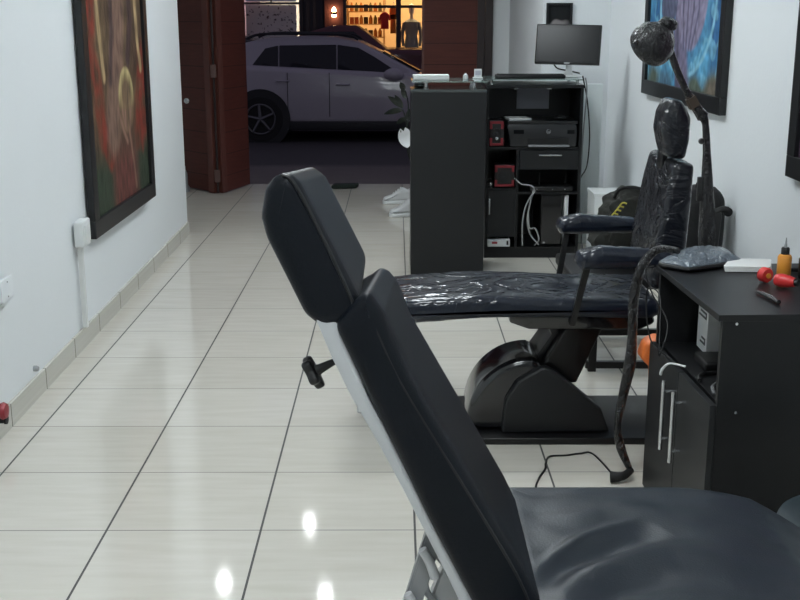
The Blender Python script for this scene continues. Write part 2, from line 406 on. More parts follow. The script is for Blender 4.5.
obj('piping', T1(seam, 0.0028, seg=8, smooth=6), 'piping', hr)
back = rpoly([(-0.094, 1.062), (-0.062, 1.098), (-0.042, 1.114), (-0.018, 1.080), (0.026, 0.975), (0.127, 0.795), (0.205, 0.655), (0.250, 0.56), (0.225, 0.50), (0.170, 0.50), (0.115, 0.612), (0.050, 0.745)],
             [0.03, 0.04, 0.03, 0.05, 0.1, 0.1, 0.1, 0.03, 0.03, 0.05, 0.1, 0.1], 6)
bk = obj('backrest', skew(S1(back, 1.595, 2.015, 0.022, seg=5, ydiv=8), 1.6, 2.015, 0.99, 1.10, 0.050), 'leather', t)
seam = [(-0.048, 1.603, 1.095), (-0.032, 1.598, 1.060), (0.004, 1.598, 0.978), (0.056, 1.598, 0.886), (0.108, 1.598, 0.797), (0.186, 1.598, 0.660), (0.22, 1.598, 0.58)]
obj('piping', T1(seam, 0.0028, seg=8, smooth=6), 'piping', bk)
# seat: plan outline with the far right corner rounded, top with creases
def crease(x, y):
    def g(pts, w, h):
        best = 9; side = 0; tt = 0
        for i in range(len(pts)-1):
            a = Vector(pts[i]); bb = Vector(pts[i+1]); d = bb-a; s = max(0, min(1, (Vector((x, y))-a).dot(d)/d.length_squared))
            q = a+d*s; r = (Vector((x, y))-q).length
            if r < best: best = r; tt = (i+s)/(len(pts)-1)
        return h*math.exp(-(best/w)**2)*math.sin(PI*min(1, max(0.0, tt*0.85+0.12)))
    z = 0
    z += g([(0.225, 1.70), (0.284, 1.775), (0.335, 1.822), (0.386, 1.862), (0.455, 1.90)], 0.014, 0.010)
    z -= g([(0.235, 1.665), (0.30, 1.735), (0.37, 1.785), (0.44, 1.835), (0.48, 1.86)], 0.032, 0.016)
    z += g([(0.25, 1.60), (0.30, 1.68), (0.37, 1.735), (0.47, 1.77), (0.60, 1.76)], 0.035, 0.014)
    z -= g([(0.30, 1.56), (0.36, 1.64), (0.44, 1.67), (0.55, 1.66)], 0.03, 0.012)
    z += g([(0.30, 1.86), (0.38, 1.95), (0.47, 1.93), (0.56, 1.85)], 0.045, 0.007)
    z += 0.004*noise.noise(Vector((x*6, y*6, 0.3)))+0.003*noise.noise(Vector((x*14, y*14, 2)))
    return z
def seat_top(x, y):
    droop = max(0, x-0.52)
    return 0.605 - 0.75*droop*droop - 0.25*max(0, x-0.70)
plan = rpoly([(0.194, 2.078), (0.90, 2.078), (0.90, 1.46), (0.198, 1.46)], [0.02, 0.10, 0.10, 0.02], 8)
dense = []
for i in range(len(plan)):
    a = plan[i]; c = plan[(i+1) % len(plan)]; n = max(1, int((c-a).length/0.012))
    dense += [a+(c-a)*k/n for k in range(n)]
cx, cy = 0.55, 1.76; b = B(); rings = []
for k in range(5):                                   # rounded side
    tt = k/4*PI/2; ins = 0.03*(1-math.sin(tt)); rings.append([b.verts.new((p.x, p.y, seat_top(p.x, p.y)-0.105+0.03*(1-math.cos(tt)))) for p in inset(dense, ins)])
for k in range(6):
    tt = PI/2-k/5*PI/2; ins = 0.032*(1-math.sin(tt)); rings.append([b.verts.new((p.x, p.y, seat_top(p.x, p.y)-0.032*(1-math.cos(tt)) if False else seat_top(p.x, p.y)-0.032+0.032*math.cos(tt))) for p in inset(dense, ins)])
rim = inset(dense, 0.032)
K = 46
for k in range(1, K):
    s = 1-k/K; fade = min(1, (1-s)*9)
    rg = []
    for p in rim:
        x = cx+(p.x-cx)*s; y = cy+(p.y-cy)*s
        rg.append(b.verts.new((x, y, seat_top(x, y)+crease(x, y)*fade+0.004*(1-s))))
    rings.append(rg)
n = len(dense)
for A, Bq in zip(rings, rings[1:]):
    for k in range(n): b.faces.new((A[k], A[(k+1) % n], Bq[(k+1) % n], Bq[k]))
b.faces.new(rings[0]); b.faces.new(rings[-1])
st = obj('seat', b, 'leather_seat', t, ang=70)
obj('piping', T1([(0.202, 1.47, 0.592), (0.201, 1.60, 0.597), (0.200, 1.80, 0.597), (0.199, 2.045, 0.597)], 0.004, seg=8, smooth=3), 'leather_seat', st)
RAIL = [(-0.128, 1.085), (-0.100, 1.080), (-0.072, 1.030), (-0.043, 0.944), (-0.019, 0.898), (0.022, 0.817), (0.058, 0.745), (0.100, 0.662), (0.122, 0.605), (0.20, 0.42), (0.175, 0.41), (0.100, 0.600), (0.084, 0.636), (0.046, 0.717), (0.010, 0.792), (-0.030, 0.872), (-0.068, 0.942), (-0.097, 1.005)]
# white frame: rail behind the backrest, support rack, base
rail = RAIL
fr = obj('backrest_frame', S1(V2(*rail), 1.615, 1.64, 0.004, seg=2), 'white_metal', t)
b = B(); slab(b, V2(*rail), 1.99, 2.015, 0.004, seg=2)
for (x, z) in ((-0.052, 0.93), (0.088, 0.66)): box(b, x-0.008, x+0.012, 1.62, 2.01, z-0.015, z+0.015, 0.003)
obj('backrest_frame', b, 'white_metal', t)
b = B(); box(b, -0.16, -0.135, 1.74, 1.76, 1.04, 1.26, 0.003, Matrix.Rotation(0.42, 4, 'Y')); 
hb = obj('headrest_post', S1(rpoly([(-0.205, 1.225), (-0.192, 1.232), (-0.132, 1.088), (-0.100, 1.01), (-0.115, 1.01), (-0.145, 1.075)], 0.005, 2), 1.77, 1.81, 0.003, seg=2), 'white_metal', t)
obj('headrest_clip', S1(rpoly([(-0.210, 1.20), (-0.200, 1.235), (-0.185, 1.235), (-0.190, 1.19), (-0.202, 1.185)], 0.006, 3), 1.72, 1.80, 0.004, seg=2), 'black_plastic', t)
# star knob
b = B(); star = []
for k in range(48):
    a = 2*PI*k/48; r = 0.025+0.004*math.cos(5*a); star.append(Vector((r*math.cos(a), r*math.sin(a))))
slab(b, star, 0.0, 0.016, 0.005, axis='Z', seg=3)
lathe(b, [(0.010, 0.014), (0.008, 0.022), (0.005, 0.05)], (0, 0, 0), seg=20)
bmesh.ops.transform(b, matrix=Matrix.Translation((-0.140, 1.70, 0.952)) @ Matrix.Rotation(math.radians(62), 4, 'Y'), verts=b.verts)
obj('adjusting_knob', b, 'black_plastic', t)
# rack (notched bar) and struts under the back
def bar(b, p, q, w, d, bev=0.003):
    p = Vector(p); q = Vector(q); L = (q-p).length; tb = bmesh.new()
    add(tb, [(x, y, z) for x in (-w/2, w/2) for y in (-d/2, d/2) for z in (0, L)], [(0, 1, 3, 2), (4, 6, 7, 5), (0, 4, 5, 1), (2, 3, 7, 6), (0, 2, 6, 4), (1, 5, 7, 3)])
    bmesh.ops.bevel(tb, geom=tb.edges[:], offset=bev, segments=2, affect='EDGES', clamp_overlap=True)
    zz = (q-p).normalized(); yy = Vector((0, 1, 0)); 
    if abs(zz.dot(yy)) > 0.95: yy = Vector((1, 0, 0))
    xx = yy.cross(zz).normalized(); yy = zz.cross(xx)
    mt = Matrix((xx, yy, zz)).transposed().to_4x4(); mt.translation = p
    bmesh.ops.transform(tb, matrix=mt, verts=tb.verts); merge(b, tb)
b = B()
bar(b, (0.066, 1.70, 0.690), (-0.045, 1.70, 0.30), 0.030, 0.022)
for k in range(5):
    s = 0.12+0.17*k; px_, pz_ = 0.066-0.111*s, 0.690-0.39*s
    tube(b, [(px_+0.036, 1.70, pz_-0.030), (px_+0.020, 1.70, pz_-0.012), (px_+0.012, 1.70, pz_+0.014)], 0.006, seg=8, smooth=3)
rk = obj('support_rack', b, 'grey_metal', t)
for k in range(3):
    hx, hz = 0.044-0.024*k, 0.652-0.080*k
    obj('rack_tooth', T1([(hx+0.020, 1.672, hz-0.040), (hx+0.010, 1.672, hz-0.012), (hx-0.002, 1.672, hz+0.010)], [0.009, 0.008, 0.008], seg=10, smooth=3), 'white_metal', rk)
b = B()
bar(b, (0.12, 1.72, 0.66), (0.03, 1.72, 0.42), 0.045, 0.03)
bar(b, (0.125, 1.66, 0.60), (0.075, 1.66, 0.40), 0.012, 0.02)
obj('support_strut', b, 'white_metal', t)
b = B()
for y in (1.56, 1.97):
    box(b, 0.18, 0.86, y-0.015, y+0.015, 0.43, 0.47, 0.004)
for x in (0.22, 0.80): box(b, x-0.015, x+0.015, 1.56, 1.97, 0.435, 0.465, 0.004)
for x in (0.30, 0.50, 0.72): box(b, x-0.02, x+0.02, 1.60, 1.93, 0.465, 0.50, 0.004)
obj('seat_frame', b, 'white_metal', t)
b = B(); box(b, -0.10, 0.92, 1.60, 1.64, 0.02, 0.06, 0.004); box(b, -0.10, 0.92, 1.92, 1.96, 0.02, 0.06, 0.004)
box(b, -0.08, -0.04, 1.60, 1.96, 0.02, 0.06, 0.004); box(b, 0.86, 0.90, 1.60, 1.96, 0.02, 0.06, 0.004); box(b, -0.08, 0.05, 1.64, 1.76, 0.05, 0.09, 0.004)
bar(b, (-0.045, 1.70, 0.32), (-0.06, 1.70, 0.05), 0.03, 0.02)
obj('base_frame', b, 'white_metal', t)
for (x, y) in ((-0.06, 1.62), (0.88, 1.62), (-0.06, 1.94), (0.88, 1.94)):
    obj('foot', L1([(0.022, 0), (0.022, 0.018), (0.010, 0.022)], (x, y, 0), seg=16), 'rubber', t)
for (xa, xb) in ((0.26, 0.70), (0.74, 0.30)):
    for y in (1.60, 1.94):
        b = B(); bar(b, (xa, y, 0.05), (xb, y, 0.445), 0.035, 0.02); obj('leg', b, 'white_metal', t)

# round stool beyond the seat's end
t = thing('stool', 'round stool with a blue-grey padded top behind the seat of the near chair', 'stool', (1.085, 2.36, 0))
c = (1.085, 2.36, 0)
obj('seat', L1([(0.0, 0.315), (0.18, 0.315), (0.20, 0.33), (0.208, 0.352), (0.20, 0.374), (0.17, 0.388), (0.08, 0.393), (0, 0.393)], c, seg=48), mat('blue_grey_vinyl', (0.0210, 0.0315, 0.0378), 0.4), t)
obj('column', L1([(0.028, 0.07), (0.028, 0.20), (0.018, 0.205), (0.018, 0.32)], c, seg=20), 'steel', t)
for k in range(5):
    a = 2*PI*k/5+0.3; ex, ey = 1.085+0.2*math.cos(a), 2.36+0.2*math.sin(a)
    lg = obj('leg', T1([(1.085+0.02*math.cos(a), 2.36+0.02*math.sin(a), 0.10), (ex, ey, 0.07)], [0.016, 0.011], seg=10), 'black_plastic', t)
    obj('caster', L1([(0.02, -0.012), (0.025, -0.008), (0.025, 0.008), (0.02, 0.012)], (ex, ey, 0.026), seg=16, axis='Y'), 'rubber', lg)

# ------------------------------------------------------------------ wrapped treatment chair (faces -x)
t = thing('treatment_chair', 'black treatment chair wrapped in clear plastic film, with armrests and a domed black base', 'chair', (0.6, 4.1, 0))
legr = rpoly([(-0.16, 0.488), (-0.14, 0.520), (0.05, 0.545), (0.30, 0.560), (0.45, 0.556), (0.62, 0.548), (0.92, 0.545), (0.95, 0.50), (0.90, 0.475), (0.55, 0.478), (0.42, 0.480), (0.30, 0.478), (0.05, 0.456), (-0.14, 0.450)],
              [0.02, 0.02, 0.1, 0.1, 0.1, 0.1, 0.03, 0.03, 0.03, 0.1, 0.1, 0.1, 0.1, 0.02], 5)
def puff(P, y0, y1, r, amp, seed=0, ny=26):
    # cushion like slab but with cross rings over the width, so that it can be wrinkled
    b = B(); rings = []; ys = []
    for k in range(6): tt = k/5*PI/2; ys.append((y0+r*(1-math.cos(tt)), r*(1-math.sin(tt))))
    for k in range(1, ny): ys.append((y0+r+(y1-y0-2*r)*k/ny, 0))
    for k in range(6): tt = PI/2-k/5*PI/2; ys.append((y1-r*(1-math.cos(tt)), r*(1-math.sin(tt))))
    D = []
    P = [Vector(p) for p in P]
    for i in range(len(P)):
        a = P[i]; c2 = P[(i+1) % len(P)]; n = max(1, int((c2-a).length/0.02)); D += [a+(c2-a)*k/n for k in range(n)]
    for y, ins in ys:
        Q = inset(D, ins); rg = []
        for q in Q:
            v = Vector((q.x*9, y*12, q.y*14+seed)); w = amp*(abs(noise.noise(v))**0.7-0.3)
            rg.append(b.verts.new((q.x+w*0.4, y, q.y+w)))
        rings.append(rg)
    n = len(D)
    for A, Bq in zip(rings, rings[1:]):
        for k in range(n): b.faces.new((A[k], A[(k+1) % n], Bq[(k+1) % n], Bq[k]))
    b.faces.new(rings[0]); b.faces.new(rings[-1]); return b
obj('seat_and_legrest', puff(legr, 3.80, 4.25, 0.03, 0.004), 'wrap', t, ang=60)
bkp = rpoly([(0.912, 0.56), (0.925, 0.735), (0.955, 0.92), (0.978, 1.022), (1.045, 1.010), (1.043, 0.88), (1.036, 0.725), (1.030, 0.55)], [0.03, 0.1, 0.1, 0.03, 0.02, 0.1, 0.1, 0.03], 5)
bkp2 = [(x-0.0, z) for x, z in bkp]
obj('backrest', puff(bkp2, 3.90, 4.33, 0.025, 0.004, 5), 'wrap_back', t, ang=60)
hd = rpoly([(0.930, 1.125), (0.938, 1.185), (0.960, 1.232), (0.998, 1.230), (1.032, 1.165), (1.032, 1.09), (1.020, 1.020), (0.955, 1.028)], [0.05, 0.05, 0.04, 0.04, 0.05, 0.05, 0.02, 0.03], 6)
obj('headrest', puff([(x, z) for x, z in hd], 3.93, 4.11, 0.03, 0.004, 9), 'wrap_back', t, ang=60)
b = B(); box(b, 0.965, 0.985, 4.06, 4.14, 0.97, 1.06, 0.004); obj('headrest_post', b, 'black_metal', t)
for (y, zz, x1) in ((3.765, 0.0, 0.955), (4.445, -0.006, 0.985)):
    a = rpoly([(0.612, 0.700), (0.625, 0.732), (0.70, 0.750), (0.83, 0.742), (0.93, 0.734), (0.955, 0.715), (0.955, 0.690), (0.93, 0.675), (0.70, 0.672), (0.635, 0.668)], [0.02, 0.02, 0.05, 0.05, 0.02, 0.01, 0.01, 0.02, 0.05, 0.02], 5)
    a = [(x*1.0+(0.03 if y > 4 else 0), z+zz) for x, z in a]
    ar = obj('armrest', puff(a, y-0.045, y+0.045, 0.03, 0.006, y, 8), 'wrap', t, ang=60)
    xo = 0.03 if y > 4 else 0
    b = B(); bar(b, (0.662+xo, y, 0.690), (0.620+xo, y+(0.045 if y < 4 else -0.045), 0.455), 0.022, 0.018); obj('armrest_support', b, 'black_metal', ar); b = B()
    bar(b, (0.90+xo, y, 0.69), (0.96+xo, y+(0.14 if y < 4 else -0.07), 0.66), 0.02, 0.02)
    obj('armrest_bracket', b, 'black_metal', ar)
sp = rpoly([(0.40, 0.495), (0.44, 0.508), (0.90, 0.50), (0.92, 0.46), (0.86, 0.435), (0.47, 0.437), (0.40, 0.462)], [0.012, 0.03, 0.02, 0.02, 0.02, 0.03, 0.012], 4)
obj('seat_plate', S1(sp, 3.815, 4.34, 0.008, seg=3), 'black_gloss', t)
b = B(); slab(b, rpoly([(0.545, 0.45), (0.60, 0.45), (0.615, 0.38), (0.535, 0.20), (0.49, 0.24), (0.575, 0.37)], 0.01, 3), 3.98, 4.20, 0.008, seg=3)
slab(b, rpoly([(0.64, 0.45), (0.77, 0.45), (0.665, 0.20), (0.50, 0.20)], 0.01, 3), 3.93, 4.25, 0.008, seg=3)
obj('lifting_column', b, 'black_metal', t)
cov = [(0.262, 0.028)]+[(0.262+0.235*(1-math.cos(a*PI/2/14)), 0.06+0.245*math.sin(a*PI/2/14)) for a in range(15)]+[(0.525, 0.29), (0.540, 0.25), (0.62, 0.19), (0.72, 0.09), (0.75, 0.028)]
b = B(); P = [Vector(p) for p in cov]
slab(b, P, 3.90, 4.17, 0.03, seg=5); obj('domed_cover', b, 'black_gloss', t)
side = rpoly([(0.385, 0.026), (0.398, 0.15), (0.44, 0.225), (0.535, 0.282), (0.58, 0.262), (0.75, 0.12), (0.785, 0.03)], [0.01, .05, .05, .03, .05, .02, .01], 4)
obj('side_cover', S1(side, 3.868, 3.915, 0.01, seg=3), 'laminate_grey', t)
b = B(); box(b, 0.25, 1.12, 3.82, 4.30, 0.0, 0.026, 0.004); obj('base_plate', b, 'black_metal', t)

# ------------------------------------------------------------------ black cabinet at right
X0, X1, Y0, Y1, ZT = 0.836, 1.36, 2.838, 3.465, 0.75
t = thing('cabinet', 'black laminate cabinet with an open shelf and two lower doors with steel handles', 'cabinet', (1.07, 3.1, 0))
b = B(); th = 0.018
box(b, X0+0.012, X1, Y0+0.004, Y0+0.004+th, 0.0, ZT-th)                     # near side
box(b, X0+0.012, X1, Y1-th, Y1, 0.0, ZT-th)                                 # far side
box(b, X1-th, X1, Y0+0.022, Y1-th, 0.0, ZT-th)                              # rear
box(b, X0+0.03, X1-th, Y0+0.022, Y1-th, 0.04, 0.058)                        # bottom
box(b, X0+0.03, X1-th, Y0+0.022, Y1-th, 0.0, 0.04)
obj('body', b, 'laminate', t, sm=False)
obj('shelf', B1(X0+0.02, X1-th, Y0+0.023, Y1-th-0.001, 0.482, 0.50), 'laminate', t, sm=False)
obj('top', B1(X0, X1, Y0, Y1, ZT-th, ZT, 0.0015), 'laminate', t, sm=False)
for (ya, yb, hy) in ((Y0+0.005, 3.138, 3.09), (3.142, Y1-0.001, 3.195)):
    d = obj('door', B1(X0-0.006, X0+0.012, ya, yb, 0.005, 0.498, 0.0015), 'laminate_grey', t, sm=False)
    hb_ = B(); tube(hb_, [(X0-0.032, hy, 0.235), (X0-0.032, hy, 0.455)], 0.0065, seg=12)
    for z in (0.27, 0.42): tube(hb_, [(X0-0.034, hy, z), (X0-0.005, hy, z)], 0.004, seg=8)
    obj('handle', hb_, 'steel', d)
for (x, z) in ((0.885, 0.725), (0.90, 0.478)): 
    obj('screw_cap', L1([(0.004, 0.0), (0.0045, 0.002), (0.003, 0.003), (0, 0.003)], (x, Y0+0.0025, z), seg=12, axis='Y'), 'steel', t)

t.rotation_euler.z = math.radians(2.2)
# things on the open shelf
t = thing('box', 'small white cardboard box with dark print standing in the open shelf of the cabinet', 'box', (1.0, 3.34, 0.50))
obj('carton', B1(0.950, 1.07, 3.29, 3.40, 0.501, 0.655, 0.002), 'paper', t, sm=False)
for (ya_, yb_, za_) in ((3.305, 3.385, 0.608), (3.305, 3.36, 0.527)):
    b = B()
    for dz in (0, 0.015): box(b, 0.9485, 0.9505, ya_, yb_-dz, za_+dz, za_+dz+0.006)
    box(b, 0.9485, 0.9505, ya_, ya_+0.005, za_, za_+0.02)
    obj('printed_line', b, 'black_plastic', t, sm=False)
b = B(); box(b, 0.90, 1.03, 3.12, 3.24, 0.501, 0.530, 0.008); obj0 = obj('power_supply', b, 'black_plastic'); tag(obj0, 'flat black power supply lying at the rear of the open shelf', 'power supply')
b = B(); tube(b, [(0.87, 2.90, 0.508), (0.88, 2.96, 0.508), (0.90, 2.99, 0.508)], 0.006, seg=10, smooth=4); tag(obj('pen', b, 'steel'), 'thin silver pen lying at the front of the open shelf', 'pen')
b = B(); tube(b, [(0.86, 3.02, 0.508), (0.87, 3.06, 0.508), (0.90, 3.09, 0.508), (0.97, 3.09, 0.508), (1.0, 3.06, 0.508), (1.02, 3.0, 0.508)], 0.006, seg=8, smooth=5)
tag(obj('cable', b, 'black_plastic'), 'black cable lying across the open shelf beside the white box', 'cable')
b = B(); tube(b, [(0.80, 3.40, 0.757), (0.770, 3.37, 0.75), (0.79, 3.35, 0.68), (0.83, 3.30, 0.60), (0.79, 3.22, 0.50+0.02), (0.795, 3.25, 0.60), (0.80, 3.30, 0.69), (0.77, 3.34, 0.69), (0.78, 3.30, 0.55), (0.83, 3.24, 0.505)], 0.0022, seg=8, smooth=8)
tag(obj('cable', b, 'black_plastic'), 'thin looping black cable hanging from the cabinet top in front of the open shelf', 'cable')
b = B(); tube(b, [(0.792, 3.195, 0.470), (0.794, 3.185, 0.49), (0.812, 3.17, 0.512), (0.85, 3.14, 0.512)], [0.0045, 0.0045, 0.003, 0.003], seg=10, smooth=5)
tag(obj('pen', b, 'white_plastic'), 'pale grey stick hooked over the top of the cabinet door handle', 'pen')

# things on the cabinet top
t = thing('instrument_pad', 'dark padded tray in crinkled clear film on the far corner of the cabinet', 'tray', (0.96, 3.46, 0.75))
Z_ = 0.751
b = B(); pl = rpoly([(0.818, 3.475), (0.895, 3.39), (1.09, 3.51), (1.085, 3.665), (0.95, 3.66)], [0.03]*5, 6)
# keep it resting on the cabinet: shift so that most of it lies over the top
pl = [Vector((p.x+0.0, p.y-0.06)) for p in pl]
D = []
for i in range(len(pl)):
    a = pl[i]; c2 = pl[(i+1) % len(pl)]; n = max(1, int((c2-a).length/0.01)); D += [a+(c2-a)*k/n for k in range(n)]
rings = []; cc = sum(D, Vector((0, 0)))/len(D)
for k in range(5): tt = k/4*PI/2; rings.append([b.verts.new((p.x, p.y, Z_+0.016*(1-math.cos(tt)))) for p in inset(D, 0.014*(1-math.sin(tt)))])
for k in range(14):
    s = 1-k/14
    rg = []
    for p in D:
        q = cc+(p-cc)*s; hh = 0.018+0.022*(1-s**3); rg.append(b.verts.new((q.x, q.y, Z_+hh+0.010*abs(noise.noise(Vector((q.x*38, q.y*30, 1))))*min(1, k/2))))
    rings.append(rg)
n = len(D)
for A, Bq in zip(rings, rings[1:]):
    for k in range(n): b.faces.new((A[k], A[(k+1) % n], Bq[(k+1) % n], Bq[k]))
b.faces.new(rings[0]); b.faces.new(rings[-1])
obj('film', b, 'wrap_tray', t, ang=35)
obj('tray_rim', T1([(p.x, p.y, Z_+0.009) for p in inset(D, -0.001)][::3], 0.007, seg=8, closed=True), 'black_plastic', t)
b = B()
for k in range(4):
    P = rpoly([(1.005-0.001*k, 3.345+0.001*k), (1.150-0.002*k, 3.335), (1.185, 3.455), (1.055, 3.463)], 0.008, 3)
    slab(b, P, Z_+0.0045*k, Z_+0.0045*k+0.004, 0.0018, axis='Z', seg=2)
tag(obj('paper_towels', b, 'paper'), 'flat stack of folded white paper towels on the cabinet top', 'paper towels')
t = thing('dropper_bottle', 'small orange bottle with a black cap and nozzle on the cabinet top', 'bottle', (1.163, 3.21, Z_))
c = (1.172, 3.30, Z_)
obj('bottle', L1([(0, 0), (0.019, 0), (0.021, 0.003), (0.021, 0.055), (0.018, 0.062), (0.010, 0.066)], c, seg=28), 'orange', t)
obj('cap', L1([(0.0125, 0.064), (0.0125, 0.082), (0.010, 0.086)], c, seg=24), 'black_plastic', t)
obj('nozzle', L1([(0.005, 0.086), (0.0028, 0.10), (0.0016, 0.115)], c, seg=14), 'grey_metal', t)
t = thing('tattoo_machine', 'red rotary tattoo machine with a round motor head lying on the cabinet top', 'tattoo machine', (1.10, 3.12, Z_))
b = B(); lathe(b, [(0, 0), (0.014, 0), (0.018, 0.006), (0.020, 0.02), (0.018, 0.04), (0.014, 0.052), (0.013, 0.058)], (0, 0, 0), seg=26, axis='X')
bmesh.ops.transform(b, matrix=Matrix.Translation((1.098, 3.155, Z_+0.020)) @ Matrix.Rotation(math.radians(-42), 4, 'Z'), verts=b.verts); obj('grip', b, 'red', t)
b = B(); lathe(b, [(0, 0), (0.010, 0.0), (0.0105, 0.012), (0, 0.012)], (0.056, 0, 0), seg=20, axis='X')
bmesh.ops.transform(b, matrix=Matrix.Translation((1.098, 3.155, Z_+0.020)) @ Matrix.Rotation(math.radians(-42), 4, 'Z'), verts=b.verts); obj('grip_end', b, 'black_plastic', t)
b = B(); lathe(b, [(0, 0), (0.019, 0), (0.022, 0.004), (0.022, 0.022), (0.016, 0.028), (0, 0.028)], (0, 0, 0), seg=26, axis='Y')
bmesh.ops.transform(b, matrix=Matrix.Translation((1.088, 3.190, Z_+0.023)) @ Matrix.Rotation(math.radians(20), 4, 'Z'), verts=b.verts); mh = obj('motor_head', b, 'red', t)
b = B(); lathe(b, [(0, 0), (0.008, 0), (0.007, 0.004), (0, 0.004)], (0, 0, 0), seg=18, axis='Y')
bmesh.ops.transform(b, matrix=Matrix.Translation((1.0894, 3.186, Z_+0.023)) @ Matrix.Rotation(math.radians(20), 4, 'Z'), verts=b.verts); obj('brass_disc', b, 'orange', mh)
b = B(); tube(b, [(1.018, 3.065, Z_+0.006), (1.038, 2.94, Z_+0.006)], [0.0045, 0.006, 0.0065], seg=14)
t = thing('marker_pen', 'slim black marker pen lying near the front of the cabinet top', 'pen', (1.03, 2.98, Z_)); obj('barrel', b, 'black_plastic', t)
obj('clip', T1([(1.022, 3.04, Z_+0.0125), (1.034, 2.965, Z_+0.0135)], 0.0015, seg=6), 'steel', t)
t = thing('ink_cup', 'dark grey cylindrical cup cut off by the right edge on the cabinet top', 'cup', (1.25, 3.20, Z_))
obj('cup', L1([(0, 0), (0.028, 0), (0.031, 0.004), (0.032, 0.06), (0.0295, 0.06), (0.028, 0.008), (0, 0.006)], (1.230, 3.25, Z_), seg=28), 'laminate_grey', t)
b = B(); tube(b, [(1.205, 3.345, Z_+0.006), (1.245, 3.34, Z_+0.006)], 0.006, seg=12); tag(obj('battery_stub', b, 'black_plastic'), 'short black cylinder lying behind the orange bottle on the cabinet top', 'cartridge')

# orange thing behind the cabinet: gloved plastic scoop
b = B(); slab(b, rpoly([(0.800, 0.425), (0.815, 0.475), (0.850, 0.492), (0.90, 0.49), (0.90, 0.385), (0.84, 0.385)], [0.02, 0.03, 0.02, 0.02, 0.02, 0.03], 5), 3.50, 3.58, 0.012, seg=4)
slab(b, rpoly([(0.84, 0.40), (0.90, 0.40), (0.90, 0.0), (0.85, 0.0)], 0.01, 3), 3.51, 3.57, 0.008, seg=3)
tag(obj('orange_tool_case', b, 'orange_dark'), 'orange plastic tool case standing behind the cabinet on the floor', 'case')

# black wrapped hose from the cabinet top down to its foot
t = thing('clip_cord', 'black film-wrapped hose arching from the cabinet top down to the floor', 'hose', (0.77, 3.47, 0))
pts = [(0.885, 3.44, 0.798), (0.836, 3.515, 0.785), (0.791, 3.515, 0.729), (0.770, 3.515, 0.631), (0.771, 3.515, 0.50), (0.768, 3.515, 0.40), (0.752, 3.515, 0.30), (0.738, 3.515, 0.19), (0.752, 3.515, 0.11), (0.785, 3.515, 0.035)]
obj('hose', T1(pts, [0.010, 0.013, 0.016, 0.017, 0.015, 0.020, 0.016, 0.012, 0.016, 0.010], seg=14, smooth=6), 'wrap_black', t)
obj('foot', T1([(0.79, 3.515, 0.028), (0.755, 3.475, 0.024), (0.715, 3.48, 0.020)], [0.012, 0.014, 0.02], seg=14, smooth=3), 'rubber', t)
b = B(); tube(b, [(0.74, 3.50, 0.004), (0.70, 3.72, 0.004), (0.653, 3.727, 0.004), (0.60, 3.71, 0.004), (0.542, 3.70, 0.004), (0.520, 3.64, 0.004), (0.511, 3.586, 0.004), (0.478, 3.50, 0.004), (0.46, 3.40, 0.004), (0.50, 3.25, 0.004)], 0.0035, seg=8, smooth=8)
tag(obj('cable', b, 'black_plastic'), 'thin black cable wandering over the floor tiles in front of the wrapped chair', 'cable')

# ------------------------------------------------------------------ floor lamp wrapped in black film
t = thing('floor_lamp', 'black film-wrapped work lamp with a domed head and angled arm behind the cabinet', 'lamp', (1.03, 3.6, 0))
obj('base', L1([(0, 0), (0.095, 0), (0.10, 0.008), (0.095, 0.02), (0.03, 0.03), (0.02, 0.05)], (1.03, 3.60, 0), seg=40), 'black_metal', t)
obj('pole', T1([(1.03, 3.60, 0.03), (1.022, 3.60, 0.60), (1.018, 3.60, 0.80), (1.006, 3.60, 0.97), (0.998, 3.60, 1.08), (0.988, 3.60, 1.17), (0.978, 3.60, 1.195)], [0.016, 0.022, 0.030, 0.020, 0.013, 0.011, 0.017], seg=16, smooth=5), 'wrap_black', t)
obj('arm', T1([(0.978, 3.60, 1.195), (0.955, 3.60, 1.225), (0.915, 3.60, 1.285), (0.880, 3.60, 1.355), (0.856, 3.60, 1.415)], [0.020, 0.016, 0.011, 0.012, 0.012], seg=14, smooth=5), 'wrap_black', t)
b = B(); bar(b, (0.952, 3.60, 1.222), (0.928, 3.60, 1.262), 0.034, 0.036, 0.006); obj('arm_joint', b, 'brown_wood', t)
b = B(); lathe(b, [(0.0, -0.004), (0.063, -0.004), (0.071, 0.002), (0.073, 0.014), (0.068, 0.040), (0.053, 0.064), (0.030, 0.078), (0, 0.083)], (0, 0, 0), seg=36)
bmesh.ops.transform(b, matrix=Matrix.Translation((0.786, 3.58, 1.416)) @ Matrix.Rotation(math.radians(35), 4, 'Y') @ Matrix.Rotation(math.radians(48), 4, 'X'), verts=b.verts)
hd_ = obj('lamp_head', b, 'wrap_black', t, ang=50)
b = B(); lathe(b, [(0, -0.007), (0.057, -0.007), (0.059, -0.003), (0, -0.003)], (0, 0, 0), seg=36)
bmesh.ops.transform(b, matrix=Matrix.Translation((0.786, 3.58, 1.416)) @ Matrix.Rotation(math.radians(35), 4, 'Y') @ Matrix.Rotation(math.radians(48), 4, 'X'), verts=b.verts)
obj('lens', b, 'black_gloss', hd_)
b = B(); bmesh.ops.create_icosphere(b, subdivisions=3, radius=0.026, matrix=Matrix.Translation((0.842, 3.585, 1.486)) @ Matrix.Diagonal((1.1, 1, 0.9, 1)))
for v in b.verts: v.co += (v.co-Vector((0.842, 3.585, 1.486)))*0.35*abs(noise.noise(v.co*60))
tube(b, [(0.842, 3.585, 1.486), (0.855, 3.60, 1.45), (0.856, 3.60, 1.41)], 0.014, seg=10, smooth=3)
obj('crumpled_film_knot', b, 'wrap_black', t, ang=50)
